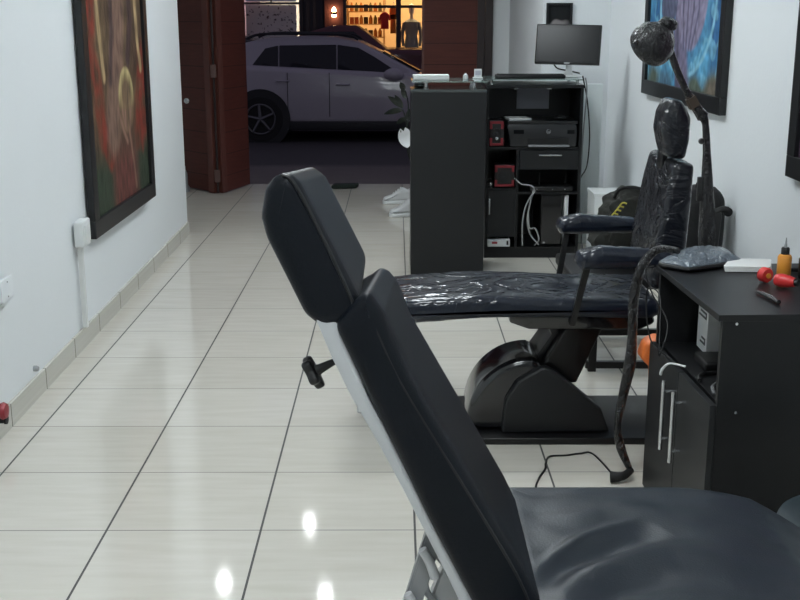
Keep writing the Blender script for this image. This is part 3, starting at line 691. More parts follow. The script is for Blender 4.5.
b = B(); tube(b, [(1.0, 3.60, 1.13), (0.975, 3.59, 1.118)], 0.004, seg=8); lathe(b, [(0.008, 0), (0.010, 0.004), (0.010, 0.012), (0.006, 0.016)], (0.975, 3.578, 1.118), seg=14, axis='Y')
obj('small_clamp', b, 'black_plastic', t)
obj('cable_clip', B1(0.974, 0.990, 3.59, 3.61, 0.92, 1.0, 0.003), 'black_plastic', t)
b = B(); tube(b, [(1.03, 3.60, 0.875), (1.06, 3.60, 0.892), (1.078, 3.60, 0.888)], [0.013, 0.011, 0.014], seg=12, smooth=3); lathe(b, [(0.006, -0.012), (0.015, -0.008), (0.015, 0.008), (0.006, 0.012)], (1.080, 3.60, 0.884), seg=18, axis='Y')
slab(b, rpoly([(1.02, 0.87), (1.06, 0.89), (1.05, 0.70), (1.02, 0.70)], 0.01, 3), 3.585, 3.615, 0.006, seg=2)
obj('lever', b, 'black_plastic', t)

for o_ in [q for q in bpy.data.objects if q.parent and q.parent.name.startswith('floor_lamp')]:
    o_.location.y += 0.06; o_.location.x += 0.017
# ------------------------------------------------------------------ bench, bag and backpack behind the wrapped chair
t = thing('bench', 'low black metal bench behind the wrapped chair against the right wall', 'bench', (1.13, 4.95, 0))
obj('seat', S1(rpoly([(0.76, 4.69), (1.46, 4.69), (1.46, 5.25), (0.76, 5.25)], 0.03, 4), 0.37, 0.42, 0.012, axis='Z', seg=3), 'black_plastic', t)
for y in (4.705, 5.235):
    for x in (0.86, 1.44):
        obj('leg', B1(x-0.018, x+0.018, y-0.015, y+0.015, 0.0, 0.37, 0.003), 'black_metal', t, sm=False)
    obj('foot_rail', B1(0.83, 1.46, y-0.014, y+0.014, 0.014, 0.045, 0.003), 'black_metal', t, sm=False)
t = thing('handbag', 'dark olive fabric bag with yellow print slumped on the bench beside the wrapped backrest', 'bag', (1.02, 5.0, 0.421))
b = B(); bmesh.ops.create_icosphere(b, subdivisions=5, radius=1)
for v in b.verts:
    p = v.co.copy(); s = Vector([math.copysign(abs(q)**0.6, q) for q in p]); k = 1-0.28*max(0, s.z)
    w = 0.045*noise.noise(p*2.4)+0.02*noise.noise(p*6)
    v.co = Vector((1.045+s.x*(0.135+w)*k+0.02*s.z, 5.0+s.y*0.13*k, 0.60+s.z*(0.165+w*0.6)))
for v in b.verts: v.co.z = max(v.co.z, 0.4215)
bg = obj('pouch', b, 'bag', t, ang=180)
obj('strap', T1([(0.97, 4.93, 0.735), (0.985, 4.90, 0.775), (1.04, 4.90, 0.785), (1.09, 4.90, 0.77), (1.11, 4.92, 0.735)], 0.008, seg=10, smooth=5), 'bag_black', t)
b = B()
for k in range(4): tube(b, [(0.945+0.012*k, 4.862, 0.655+0.018*k), (0.955+0.013*k, 4.858, 0.675+0.016*k), (0.975+0.012*k, 4.86, 0.67+0.016*k)], 0.004, seg=6, smooth=3)
obj('yellow_print', b, 'yellow', t)
t = thing('backpack', 'black backpack standing on the bench between the wrapped backrest and the right wall', 'bag', (1.37, 4.95, 0.421))
b = B(); bmesh.ops.create_icosphere(b, subdivisions=4, radius=1)
for v in b.verts:
    s = Vector([math.copysign(abs(q)**0.5, q) for q in v.co]); v.co = Vector((1.365+s.x*0.095, 4.97+s.y*0.12, 0.605+s.z*0.175+0.012*noise.noise(v.co*3)))
for v in b.verts: v.co.z = max(v.co.z, 0.4215)
obj('pack', b, 'bag_black', t, ang=180)
obj('handle', T1([(1.34, 4.95, 0.77), (1.345, 4.95, 0.80), (1.385, 4.95, 0.80), (1.39, 4.95, 0.77)], 0.007, seg=8, smooth=4), 'bag_black', t)

# ------------------------------------------------------------------ reception counter
t = thing('reception_counter', 'tall charcoal counter with a glass shelf on short steel posts, facing the wrapped chair', 'counter', (0.30, 6.8, 0))
b = B(); box(b, 0.087, 0.520, 6.54, 6.565, 0, 1.095); box(b, 0.087, 0.107, 6.565, 7.05, 0, 1.095); box(b, 0.500, 0.520, 6.565, 7.05, 0, 1.095)
obj('body', b, 'laminate_grey', t, sm=False)
obj('top', B1(0.085, 0.522, 6.538, 6.86, 1.0955, 1.112, 0.002), mat('counter_top_gloss', (0.0672, 0.0756, 0.0756), 0.12), t, sm=False)
obj('shelf', B1(0.108, 0.499, 6.57, 7.04, 0.70, 0.72), 'laminate', t, sm=False)
M['glass'] = mat('greenish_glass', (0.62, 0.75, 0.72), 0.04, trans=0.85)
obj('glass_shelf', B1(0.09, 0.530, 6.545, 6.95, 1.150, 1.158, 0.001), 'glass', t, sm=False)
for (x, y) in ((0.175, 6.60), (0.453, 6.60), (0.175, 6.82), (0.453, 6.82)):
    obj('post', L1([(0.014, 1.1125), (0.014, 1.118), (0.010, 1.120), (0.010, 1.144), (0.014, 1.146), (0.014, 1.1495)], (x, y, 0), seg=18), 'steel', t)
b = B(); box(b, 0.10, 0.312, 6.68, 6.80, 1.1592, 1.187, 0.003)
tag(obj('white_box', b, 'paper'), 'flat white box lying on the glass shelf of the reception counter', 'box')
b = B(); lathe(b, [(0, 0), (0.03, 0), (0.036, 0.012), (0.03, 0.026), (0, 0.03)], (0.14, 6.70, 1.1125), seg=20)
tag(obj('tape_roll', b, 'black_plastic'), 'small black tape roll under the glass shelf at the left of the counter', 'tape')
t = thing('small_bottle', 'tiny white bottle on the glass shelf, nearer to the counter middle', 'bottle', (0.415, 6.80, 1.159))
obj('body', L1([(0, 0), (0.014, 0), (0.016, 0.004), (0.014, 0.022), (0.006, 0.028), (0.006, 0.034)], (0.415, 6.80, 1.159), seg=16), 'white_plastic', t)
t = thing('card_holder', 'small white card holder standing at the right end of the glass shelf', 'card holder', (0.49, 6.85, 1.159))
obj('plate', B1(0.470, 0.515, 6.85, 6.86, 1.159, 1.215, 0.002), 'white_plastic', t, sm=False)
obj('foot', B1(0.462, 0.522, 6.835, 6.88, 1.159, 1.166, 0.002), 'white_plastic', t, sm=False)
obj('card', B1(0.476, 0.509, 6.846, 6.85, 1.178, 1.205), 'grey_paper', t, sm=False)

# desk unit with back panel, equipment shelves
DX0, DX1, DY0, DY1, DT = 0.570, 1.178, 7.12, 7.58, 1.105
t = thing('computer_desk', 'tall black computer desk with open shelves, a lower door and a glass top', 'desk', (0.89, 7.3, 0))
b = B(); box(b, DX0, DX0+0.018, DY0, DY1, 0, DT-0.02); box(b, DX1-0.018, DX1, DY0, DY1, 0, DT-0.02); box(b, DX0+0.018, DX1-0.018, DY1-0.012, DY1, 0, DT-0.02)
box(b, DX0+0.018, DX1-0.018, DY0+0.004, DY1-0.012, 0.0, 0.072); box(b, 0.765, 0.783, DY0+0.004, DY1-0.012, 0.072, 0.70)
obj('carcass', b, 'laminate', t, sm=False)
obj('top', B1(DX0-0.005, DX1+0.006, DY0-0.004, DY1, DT-0.0195, DT, 0.001), 'laminate', t, sm=False)
obj('shelf', B1(DX0+0.0185, DX1-0.0185, DY0+0.005, DY1-0.0125, 0.7005, 0.718), 'laminate', t, sm=False)
obj('shelf', B1(0.7835, DX1-0.0185, DY0+0.005, DY1-0.0125, 0.415, 0.431), 'laminate', t, sm=False)
obj('shelf', B1(DX0+0.0185, 0.7645, DY0+0.005, DY1-0.0125, 0.440, 0.456), 'laminate', t, sm=False)
dr = obj('drawer', B1(0.786, DX1-0.020, DY0-0.004, DY0+0.30, 0.575, 0.698, 0.002), 'laminate_grey', t, sm=False)
obj('handle', T1([(0.90, DY0-0.0045, 0.668), (0.905, DY0-0.022, 0.668), (1.05, DY0-0.022, 0.668), (1.055, DY0-0.0045, 0.668)], 0.0065, seg=10), 'steel', dr)
dd = obj('door', B1(DX0+0.019, 0.764, DY0-0.003, DY0+0.012, 0.14, 0.438, 0.0015), 'laminate_grey', t, sm=False)
obj('handle', T1([(0.598, DY0-0.004, 0.395), (0.598, DY0-0.024, 0.39), (0.598, DY0-0.024, 0.29), (0.598, DY0-0.004, 0.285)], 0.006, seg=10), 'steel', dd)
obj('glass_top', B1(DX0-0.01, DX1-0.01, DY0-0.01, DY1-0.02, DT+0.028, DT+0.036, 0.001), 'glass', t, sm=False)
for (x, y) in ((0.60, 7.15), (1.14, 7.15), (0.60, 7.5), (1.14, 7.5)):
    obj('post', L1([(0.013, 0), (0.013, 0.005), (0.009, 0.007), (0.009, 0.022), (0.013, 0.0275)], (x, y, DT+0.0003), seg=16), 'steel', t)
GZ = DT+0.0365
b = B(); slab(b, rpoly([(0.63, 7.17), (1.07, 7.17), (1.07, 7.30), (0.63, 7.30)], 0.015, 4), GZ, GZ+0.022, 0.006, axis='Z', seg=3)
t = thing('keyboard', 'flat black keyboard lying on the glass top in front of the monitor', 'keyboard', (0.85, 7.23, GZ)); obj('case', b, 'black_plastic', t)
b = B()
for r_ in range(4):
    for k in range(18): box(b, 0.645+k*0.0232, 0.664+k*0.0232, 7.182+r_*0.027, 7.204+r_*0.027, GZ+0.0222, GZ+0.027)
obj('keys', b, 'screen', t, sm=False)
# monitor, turned a little
t = thing('monitor', 'flat black computer monitor on a pale stand on the computer desk', 'monitor', (1.10, 7.36, GZ))
RM = Matrix.Translation((1.105, 7.36, 1.345)) @ Matrix.Rotation(math.radians(4), 4, 'Y') @ Matrix.Rotation(math.radians(-12), 4, 'X') @ Matrix.Rotation(math.radians(-14), 4, 'Z')
def mb(b): bmesh.ops.transform(b, matrix=RM, verts=b.verts); return b
P = rpoly([(-0.207, -0.125), (0.207, -0.125), (0.207, 0.128), (-0.207, 0.128)], 0.006, 3)
obj('housing', mb(S1(P, -0.012, 0.022, 0.004, seg=2)), 'black_plastic', t)
obj('screen', mb(B1(-0.198, 0.198, -0.0135, -0.0122, -0.112, 0.119)), 'screen', t, sm=False)
obj('bezel_mark', mb(B1(-0.018, 0.018, -0.0135, -0.0121, -0.122, -0.115)), 'grey_metal', t, sm=False)
obj('stand', S1(rpoly([(1.085, GZ), (1.155, GZ), (1.14, GZ+0.04), (1.135, 1.25), (1.10, 1.25), (1.10, GZ+0.04)], 0.006, 3), 7.385, 7.405, 0.003, seg=2), 'white_plastic', t)
obj('base', S1(rpoly([(1.00, 7.31), (1.20, 7.31), (1.20, 7.46), (1.00, 7.46)], 0.04, 5), GZ, GZ+0.010, 0.003, axis='Z', seg=2), 'white_plastic', t)
obj('cable', T1([(1.02, 7.39, 1.225), (1.05, 7.41, 1.195), (1.12, 7.42, 1.18), (1.19, 7.44, 1.165), (1.205, 7.5, 1.16)], 0.005, seg=8, smooth=6), 'black_plastic', t)
# printer
t = thing('printer', 'black inkjet printer with white paper on top inside the desk, above the drawer', 'printer', (0.93, 7.25, 0.719))
b = B(); slab(b, rpoly([(0.725, 0.719), (1.145, 0.719), (1.145, 0.84), (1.135, 0.862), (0.72, 0.862), (0.70, 0.85), (0.715, 0.80)], 0.010, 3), 7.13, 7.50, 0.006, seg=2); 
obj('body', b, mat('charcoal_plastic', (0.0147, 0.0155, 0.0176), 0.35), t)
obj('lid', B1(0.702, 1.150, 7.128, 7.50, 0.8625, 0.882, 0.004), 'black_plastic', t)
obj('output_tray', B1(0.835, 1.095, 7.085, 7.14, 0.722, 0.732, 0.002), 'grey_metal', t, sm=False)
obj('output_slot', B1(0.835, 1.095, 7.127, 7.1299, 0.736, 0.772), 'rubber', t, sm=False)
b = B()
tube(b, [(0.965+0.013*math.cos(2*PI*k/20), 7.128, 0.815+0.013*math.sin(2*PI*k/20)) for k in range(20)], 0.0018, seg=6, closed=True)
box(b, 0.9585, 0.961, 7.1272, 7.129, 0.806, 0.826); box(b, 0.963, 0.965, 7.1272, 7.129, 0.806, 0.817); box(b, 0.961, 0.965, 7.1272, 7.129, 0.815, 0.817)
box(b, 0.967, 0.9692, 7.1272, 7.129, 0.803, 0.818); box(b, 0.969, 0.9725, 7.1272, 7.129, 0.816, 0.818); box(b, 0.971, 0.9731, 7.1272, 7.129, 0.809, 0.818)
obj('logo', b, 'steel', t, sm=False)
obj('button_panel', B1(0.745, 0.81, 7.127, 7.1299, 0.80, 0.825), 'screen', t, sm=False)
obj('button_panel', B1(1.085, 1.13, 7.127, 7.1299, 0.80, 0.825), 'screen', t, sm=False)
b = B(); box(b, 0.71, 0.85, 7.15, 7.32, 0.8825, 0.895, 0.001, Matrix.Rotation(0.1, 4, 'Z')); tag(obj('paper_sheets', b, 'paper'), 'white sheets of paper lying on the left of the printer lid', 'paper')
b = B(); bmesh.ops.create_icosphere(b, subdivisions=3, radius=0.03, matrix=Matrix.Translation((1.05, 7.20, 0.897)) @ Matrix.Diagonal((1.5, 1, 0.45, 1))); tag(obj('mouse', b, 'black_plastic'), 'small black computer mouse on the right of the printer lid', 'mouse')
t = thing('pinned_note', 'grey sheet held by two clips on the dark rear panel above the printer', 'paper', (0.91, 7.555, 0.93))
obj('sheet', B1(0.805, 1.02, 7.562, 7.5675, 0.925, 1.062), 'grey_paper', t, sm=False)
for x in (0.80, 1.02): obj('clip', B1(x-0.015, x+0.015, 7.555, 7.5615, 1.05, 1.066, 0.002), 'steel', t, sm=False)
# red speakers
def gadget(nm, label, cat, x0, x1, z0, z1, group=None):
    t = thing(nm, label, cat, ((x0+x1)/2, 7.2, z0), group)
    obj('housing', B1(x0, x1, 7.14, 7.28, z0, z1, 0.006), 'black_plastic', t)
    w = x1-x0; h = z1-z0
    for up in (0, 1):
        b = B(); za, zb_ = (z0+0.006, z0+h*0.33) if up == 0 else (z1-h*0.33, z1-0.006)
        for xx in ((x0+0.004, x0+0.02), (x1-0.02, x1-0.004)): box(b, xx[0], xx[1], 7.134, 7.142, za, zb_, 0.002)
        box(b, x0+0.012, x1-0.012, 7.134, 7.142, *((za, za+0.016) if up == 0 else (zb_-0.016, zb_)), 0.002)
        obj('red_trim', b, 'red_dark', t, sm=False)
    cxx, czz = (x0+x1)/2, (z0+z1)/2
    cn = obj('cone', L1([(w*0.33, 0.0), (w*0.33, -0.006), (w*0.26, -0.006), (w*0.1, 0.0), (0, -0.004)], (cxx, 7.139, czz), seg=28, axis='Y'), 'laminate_grey', t)
    return t, cxx, czz
t, a_, c_ = gadget('speaker', 'small black speaker with red trim beside the printer on the upper shelf', 'speaker', 0.590, 0.685, 0.7185, 0.885, 'red-trimmed speakers in the desk')
obj('silver_dial', L1([(0.012, 0), (0.010, -0.01), (0, -0.012)], (a_, 7.131, c_-0.03), seg=14, axis='Y'), 'steel', t)
t, a_, c_ = gadget('speaker', 'wider black speaker with red trim in the compartment left of the drawer', 'speaker', 0.628, 0.760, 0.4565, 0.605, 'red-trimmed speakers in the desk')
b = B(); lathe(b, [(0, 0), (0.014, 0), (0.018, 0.008), (0.018, 0.03), (0, 0.034)], (0.603, 7.16, 0.4565), seg=18); tag(obj('silver_cap', b, 'steel'), 'small round silver jar left of the wider red-trimmed speaker', 'jar')
t = thing('router', 'black internet router with small lights on the shelf under the desk drawer', 'router', (0.99, 7.2, 0.4315))
obj('case', S1(rpoly([(0.85, 7.13), (1.14, 7.13), (1.14, 7.25), (0.85, 7.25)], 0.02, 4), 0.432, 0.465, 0.006, axis='Z', seg=3), 'black_plastic', t)
for x in (0.93, 1.10): obj('antenna', T1([(x, 7.24, 0.46), (x+0.005, 7.25, 0.535)], [0.006, 0.004], seg=8), 'black_plastic', t)
for x in (0.90, 1.0, 1.08): obj('indicator', B1(x, x+0.006, 7.1275, 7.131, 0.444, 0.449), 'paper', t, sm=False)
t = thing('computer_tower', 'black computer tower standing in the lower right compartment of the desk', 'computer', (1.02, 7.3, 0.0725))
obj('case', B1(0.935, 1.075, 7.16, 7.55, 0.073, 0.408, 0.004), 'black_plastic', t)
obj('front_panel', B1(0.942, 1.068, 7.152, 7.1598, 0.085, 0.40, 0.002), 'black_gloss', t, sm=False)
obj('badge', L1([(0.008, 0), (0.008, -0.003), (0, -0.003)], (0.96, 7.1518, 0.095), seg=14, axis='Y'), 'steel', t)
b = B(); box(b, 1.085, 1.112, 7.15, 7.40, 0.0725, 0.405, 0.004); tag(obj('white_folder', b, 'white_plastic'), 'white narrow device standing upright beside the computer tower', 'device')
b = B(); box(b, 0.592, 0.738, 7.124, 7.30, 0.0725, 0.122, 0.005)
t = thing('set_top_box', 'flat white device with a dark button lying under the small desk door', 'device', (0.66, 7.2, 0.0725)); obj('case', b, 'white_plastic', t)
obj('button', B1(0.62, 0.655, 7.121, 7.1238, 0.092, 0.106), 'red_dark', t, sm=False); obj('button', B1(0.715, 0.728, 7.121, 7.1238, 0.085, 0.112), 'black_plastic', t, sm=False)
for k, (pts, lb) in enumerate(((((0.755, 7.12, 0.52), (0.80, 7.10, 0.485), (0.86, 7.10, 0.475), (0.885, 7.105, 0.44), (0.86, 7.105, 0.40), (0.83, 7.12, 0.33), (0.815, 7.13, 0.22), (0.82, 7.14, 0.078)), 'longest pale cable looping from the red speaker down into the desk base'),
                     (((0.88, 7.11, 0.45), (0.86, 7.115, 0.36), (0.845, 7.12, 0.25), (0.87, 7.14, 0.15), (0.92, 7.14, 0.09), (0.925, 7.16, 0.08)), 'pale cable curling across the desk compartment beside the tower'),
                     (((0.85, 7.12, 0.30), (0.86, 7.12, 0.20), (0.90, 7.13, 0.19), (0.925, 7.135, 0.12), (0.90, 7.15, 0.078)), 'short pale cable making a small loop at the bottom of the desk compartment'))):
    b = B(); tube(b, pts, 0.0048, seg=8, smooth=8); tag(obj('cable', b, 'cable_grey'), lb, 'cable', 'pale cables in the desk')
# pale board and cables to the right of the desk
b = B(); box(b, 1.25, 1.385, 7.60, 7.64, 0.0, 1.085, 0.003); tag(obj('pale_board', b, 'cabinet_white'), 'pale board standing upright between the black desk and the white column', 'board')
for k, (pts, lb) in enumerate(((((1.215, 7.30, 1.14), (1.235, 7.35, 1.05), (1.24, 7.45, 0.8), (1.235, 7.45, 0.6), (1.225, 7.40, 0.35), (1.24, 7.3, 0.006)), 'dark cable hanging straight down along the right side of the desk'),
                     (((1.20, 7.32, 1.15), (1.25, 7.40, 0.98), (1.29, 7.5, 0.75), (1.28, 7.5, 0.55), (1.23, 7.45, 0.46), (1.225, 7.4, 0.3)), 'dark cable bowing outwards in front of the pale board'))):
    b = B(); tube(b, pts, 0.0045, seg=8, smooth=8); tag(obj('cable', b, 'black_plastic' if k else 'grey_metal'), lb, 'cable', 'cables beside the desk')
t = thing('side_shelf', 'low white cabinet between the black desk and the right wall', 'cabinet', (1.34, 6.9, 0))
obj('body', B1(1.225, 1.46, 6.85, 7.10, 0.02, 0.44, 0.004), 'white_plastic', t, sm=False); obj('top', B1(1.22, 1.465, 6.845, 7.105, 0.4405, 0.462, 0.003), 'white_plastic', t, sm=False)
obj('plinth', B1(1.24, 1.45, 6.87, 7.09, 0.0, 0.0195), 'grey_metal', t, sm=False)
b = B(); tube(b, [(1.23, 6.84, 0.40), (1.30, 6.835, 0.44), (1.33, 6.835, 0.42), (1.30, 6.835, 0.33)], 0.004, seg=8, smooth=6)
# small black framed picture on the column
t = thing('picture', 'small black framed picture hanging on the white column above the monitor', 'picture', (1.14, 8.04, 1.45))
fb = B(); 
for q in ((1.048, 1.230, 1.44, 1.455), (1.048, 1.230, 1.60, 1.615), (1.048, 1.063, 1.455, 1.60), (1.215, 1.230, 1.455, 1.60)): box(fb, q[0], q[1], 8.035, 8.059, q[2], q[3])
obj('frame', fb, 'frame', t, sm=False)
SMALLPIC = t

# ------------------------------------------------------------------ paintings (the picture's own colours live in a colour attribute)
def art(name, parent, n, m, pos, fn, seedv=0):
    b = B(); g = []
    for i in range(n+1): g.append([b.verts.new(pos(i/n, j/m)) for j in range(m+1)])
    for i in range(n):
        for j in range(m): b.faces.new((g[i][j], g[i+1][j], g[i+1][j+1], g[i][j+1]))
    world = [v.co.copy() for v in b.verts]
    cs = world; c = Vector([(min(v[i] for v in cs)+max(v[i] for v in cs))/2 for i in range(3)])
    for v in b.verts: v.co -= c
    me = bpy.data.meshes.new(name); b.to_mesh(me); b.free()
    at = me.color_attributes.new('paint', 'FLOAT_COLOR', 'POINT')
    for i, w in enumerate(world): at.data[i].color = tuple(max(0, min(1, q)) for q in fn(w))+(1,)
    mm, N, L, bs = new_mat('oil_paint_'+name); a = N.new('ShaderNodeAttribute'); a.attribute_name = 'paint'
    L.new(a.outputs['Color'], bs.inputs['Base Color']); bs.inputs['Roughness'].default_value = 0.7; bs.inputs['Specular IOR Level'].default_value = 0.25
    tc = N.new('ShaderNodeTexCoord'); ns = N.new('ShaderNodeTexNoise'); ns.inputs['Scale'].default_value = 45; L.new(tc.outputs['Object'], ns.inputs['Vector'])
    bp = N.new('ShaderNodeBump'); bp.inputs['Strength'].default_value = 0.25; bp.inputs['Distance'].default_value = 0.01; L.new(ns.outputs['Fac'], bp.inputs['Height']); L.new(bp.outputs[0], bs.inputs['Normal'])
    me.materials.append(mm); o = bpy.data.objects.new(name, me); C.objects.link(o)
    o.parent = parent; o.location = c-ORG[parent.name]; ORG[o.name] = c
    return o
def mixc(a, b_, k): k = max(0, min(1, k)); return tuple(a[i]*(1-k)+b_[i]*k for i in range(3))
def seg_d(x, y, pts):
    best = 9
    for (ax, ay), (bx, by) in zip(pts, pts[1:]):
        d = (bx-ax)**2+(by-ay)**2; s = max(0, min(1, ((x-ax)*(bx-ax)+(y-ay)*(by-ay))/d)); best = min(best, math.hypot(x-ax-s*(bx-ax), y-ay-s*(by-ay)))
    return best
def soft(d, w, e): return max(0, min(1, (w-d)/e+0.5))
def art_left(w):
    y, z = w.y, w.z
    n1 = noise.noise(Vector((y*4, z*4, 1))); n2 = noise.noise(Vector((y*12, z*12, 4))); n3 = noise.noise(Vector((y*30, z*10, 7)))
    yy = y+0.05*n1; zz = z+0.05*n2
    c = mixc((0.10, 0.055, 0.035), (0.20, 0.13, 0.07), 0.5+n1)
    c = mixc(c, (0.045, 0.065, 0.04), soft(z, 0.84+0.06*n1, 0.15)*(1-soft(abs(y-6.0), 0.22, 0.1)))
    c = mixc(c, (0.17, 0.055, 0.045), soft(z, 0.85, 0.2)*soft(abs(y-6.03), 0.26, 0.15))
    c = mixc(c, (0.26, 0.042, 0.024), soft(seg_d(yy, zz, [(5.47, 1.75), (5.50, 1.30), (5.60, 0.98), (5.74, 0.84)]), 0.085, 0.07)*(0.75+n2))
    c = mixc(c, (0.25, 0.038, 0.024), soft(seg_d(yy, zz, [(6.52, 1.25), (6.50, 1.10), (6.40, 0.92)]), 0.12, 0.08)*(0.8+n2))
    c = mixc(c, (0.27, 0.16, 0.12), soft(seg_d(yy, zz, [(6.05, 1.85), (6.02, 1.4), (5.88, 1.12), (5.80, 0.95)]), 0.13, 0.08))
    c = mixc(c, (0.10, 0.06, 0.06), soft(seg_d(y, z, [(5.90, 1.85), (5.88, 1.45), (5.80, 1.20)]), 0.035, 0.04))
    c = mixc(c, (0.09, 0.05, 0.05), soft(seg_d(y, z, [(6.26, 1.85), (6.30, 1.5), (6.20, 1.30)]), 0.05, 0.04))
    c = mixc(c, (0.55, 0.38, 0.20), soft(seg_d(y, z, [(5.60, 1.80), (5.62, 1.5), (5.68, 1.22)]), 0.028, 0.02))
    c = mixc(c, (0.55, 0.38, 0.20), soft(seg_d(y, z, [(6.42, 1.80), (6.45, 1.4), (6.50, 1.24)]), 0.03, 0.02))
    e = math.hypot((y-6.12)/0.17, (z-1.08)/0.175)
    c = mixc(c, (0.24, 0.15, 0.09), soft(e, 1.0, 0.12)); e2 = math.hypot((y-6.12)/0.17, (z-1.12)/0.13)
    c = mixc(c, (0.62, 0.50, 0.24), soft(e, 1.0, 0.1)*soft(1-e2, 0.35, 0.4)*soft(-z, -1.08, 0.1))
    for px_ in ([(5.93, 1.05), (6.02, 0.93), (6.10, 0.86)], [(6.08, 1.02), (6.10, 0.93)], [(6.2, 1.02), (6.16, 0.90), (6.22, 0.72), (6.25, 0.6)], [(6.02, 1.03), (6.07, 0.95)]):
        c = mixc(c, (0.34, 0.19, 0.14), soft(seg_d(y, z, px_), 0.016, 0.015))
    return tuple(0.70*q*(1+0.5*n3+0.25*n2) for q in c)
def art_right(w):
    y, z = w.y, w.z
    n1 = noise.noise(Vector((y*5, z*5, 1))); n2 = noise.noise(Vector((y*14, z*14, 4))); n3 = noise.noise(Vector((y*26, z*26, 7)))
    c = mixc((0.035, 0.14, 0.32), (0.10, 0.34, 0.55), 0.5+n1*1.2)
    sw = math.sin(30*math.hypot(y-5.9, (z-1.75)*1.3)+5*n1+2*n2); c = mixc(c, (0.22, 0.50, 0.66), soft(-sw, -0.65, 0.3)*0.6)
    c = mixc(c, (0.10, 0.13, 0.10), soft(z+0.10*n1, 1.24, 0.08)*(1-soft(abs(y-6.25), 0.2, 0.1)*0.5)*soft(-abs(y-5.95), -0.16, 0.1))
    c = mixc(c, (0.17, 0.13, 0.10), soft(math.hypot((y-5.25)/0.2, (z-1.17)/0.07), 1, 0.6)*0.8)
    c = mixc(c, (0.25, 0.52, 0.66), soft(abs(math.hypot((y-5.9)/0.56, (z-1.60)/0.38)-1), 0.03, 0.03))
    c = mixc(c, (0.18, 0.16, 0.25), soft(seg_d(y+0.04*n1, z, [(5.98, 1.5), (5.95, 1.3), (5.88, 1.10)]), 0.13, 0.05))
    e = math.hypot((y-5.80)/0.30, (z-1.62)/0.27); c = mixc(c, (0.27, 0.24, 0.35), soft(e, 1+0.1*n1, 0.08))
    for q in (-0.16, -0.06, 0.05, 0.15): c = mixc(c, (0.10, 0.09, 0.16), soft(seg_d(y, z, [(5.80+q*0.9, 1.85), (5.80+q, 1.55), (5.83+q*0.5, 1.36)]), 0.012+0.008*n2, 0.02))
    c = mixc(c, (0.10, 0.11, 0.18), soft(math.hypot((y-6.26)/0.18, (z-1.60)/0.12), 1+0.2*n2, 0.1))
    c = mixc(c, (0.07, 0.06, 0.10), soft(seg_d(y, z, [(6.05, 1.45), (6.02, 1.2), (5.98, 1.1)]), 0.03, 0.04)*0.8)
    return tuple(0.9*q*(1+0.45*n3+0.2*n2) for q in c)
def framed(name, label, X, s, y0, y1, z0, z1, fw, fn, nn, tilt=0.0):
    t = thing(name, label, 'painting', (X, (y0+y1)/2, z0))
    b = B(); d0, d1 = (X-0.0, X+s*0.035)
    lo, hi = min(d0, d1), max(d0, d1)
    for q in ((y0, y1, z0, z0+fw), (y0, y1, z1-fw, z1), (y0, y0+fw, z0+fw, z1-fw), (y1-fw, y1, z0+fw, z1-fw)): box(b, lo, hi, q[0], q[1], q[2], q[3], 0.003)
    obj('frame', b, 'frame', t, sm=False)
    xx = X+s*0.018
    cv = art('canvas', t, nn[0], nn[1], lambda u, v: Vector((xx, y0+fw*0.9+(y1-y0-1.8*fw)*u, z0+fw*0.9+(z1-z0-1.8*fw)*v)), fn)
    obj('backing', B1(min(X+s*0.001, X+s*0.014), max(X+s*0.001, X+s*0.014), y0+fw*0.5, y1-fw*0.5, z0+fw*0.5, z1-fw*0.5), 'frame', t, sm=False)
framed('painting', 'large black-framed painting in reds and browns with a pale oval, left wall', -1.472, 1, 5.285, 6.66, 0.478, 2.35, 0.085, art_left, (200, 230))
framed('painting', 'black-framed painting of a blue swirl with a purple-grey figure, right wall', XR-0.001, -1, 5.13, 6.79, 1.078, 2.35, 0.08, art_right, (200, 150))
def art_dark(w):
    n1 = noise.noise(w*5); return mixc((0.05, 0.03, 0.06), (0.18, 0.10, 0.16), 0.5+n1)
framed('painting', 'black-framed painting cut off by the right border of the view', XR-0.001, -1, 2.90, 4.20, 0.93, 2.2, 0.08, art_dark, (40, 40))

def art_small(w):
    n1 = noise.noise(w*16); e = math.hypot((w.x-1.15)/0.05, (w.z-1.475)/0.03)
    return mixc((0.008, 0.009, 0.010), (0.22, 0.20, 0.20), soft(e, 0.9+0.8*n1, 0.4))
art('print', SMALLPIC, 60, 60, lambda u, v: Vector((1.05+0.178*u, 8.05, 1.442+0.171*v)), art_small)

# ------------------------------------------------------------------ left wall fittings
t = thing('socket_box', 'white surface-mounted socket box under the left painting with a conduit running down', 'socket', (-1.45, 5.11, 0.49))
P = rpoly([(5.02, 0.49), (5.15, 0.49), (5.15, 0.61), (5.02, 0.61)], 0.012, 4)
obj('box', S1(P, -1.468, -1.425, 0.006, axis='X', seg=3), 'white_plastic', t)
obj('cover_edge', S1(rpoly([(5.045, 0.51), (5.125, 0.51), (5.125, 0.59), (5.045, 0.59)], 0.008, 3), -1.4248, -1.419, 0.002, axis='X', seg=2), 'white_plastic', t)
obj('conduit', B1(-1.470, -1.446, 5.065, 5.085, 0.10, 0.489, 0.003), 'paper', t, sm=False)
t = thing('blank_plate', 'flat white wall plate low on the left wall at the left border', 'wall plate', (-1.445, 4.0, 0.49))
obj('plate', S1(rpoly([(3.975, 0.49), (4.10, 0.49), (4.10, 0.575), (3.975, 0.575)], 0.008, 3), -1.452, -1.440, 0.003, axis='X', seg=2), 'wall', t)
for z in (0.505, 0.56): obj('screw', L1([(0.003, 0), (0.003, 0.002), (0, 0.002)], (-1.440, 4.037, z), seg=10, axis='X'), 'steel', t)
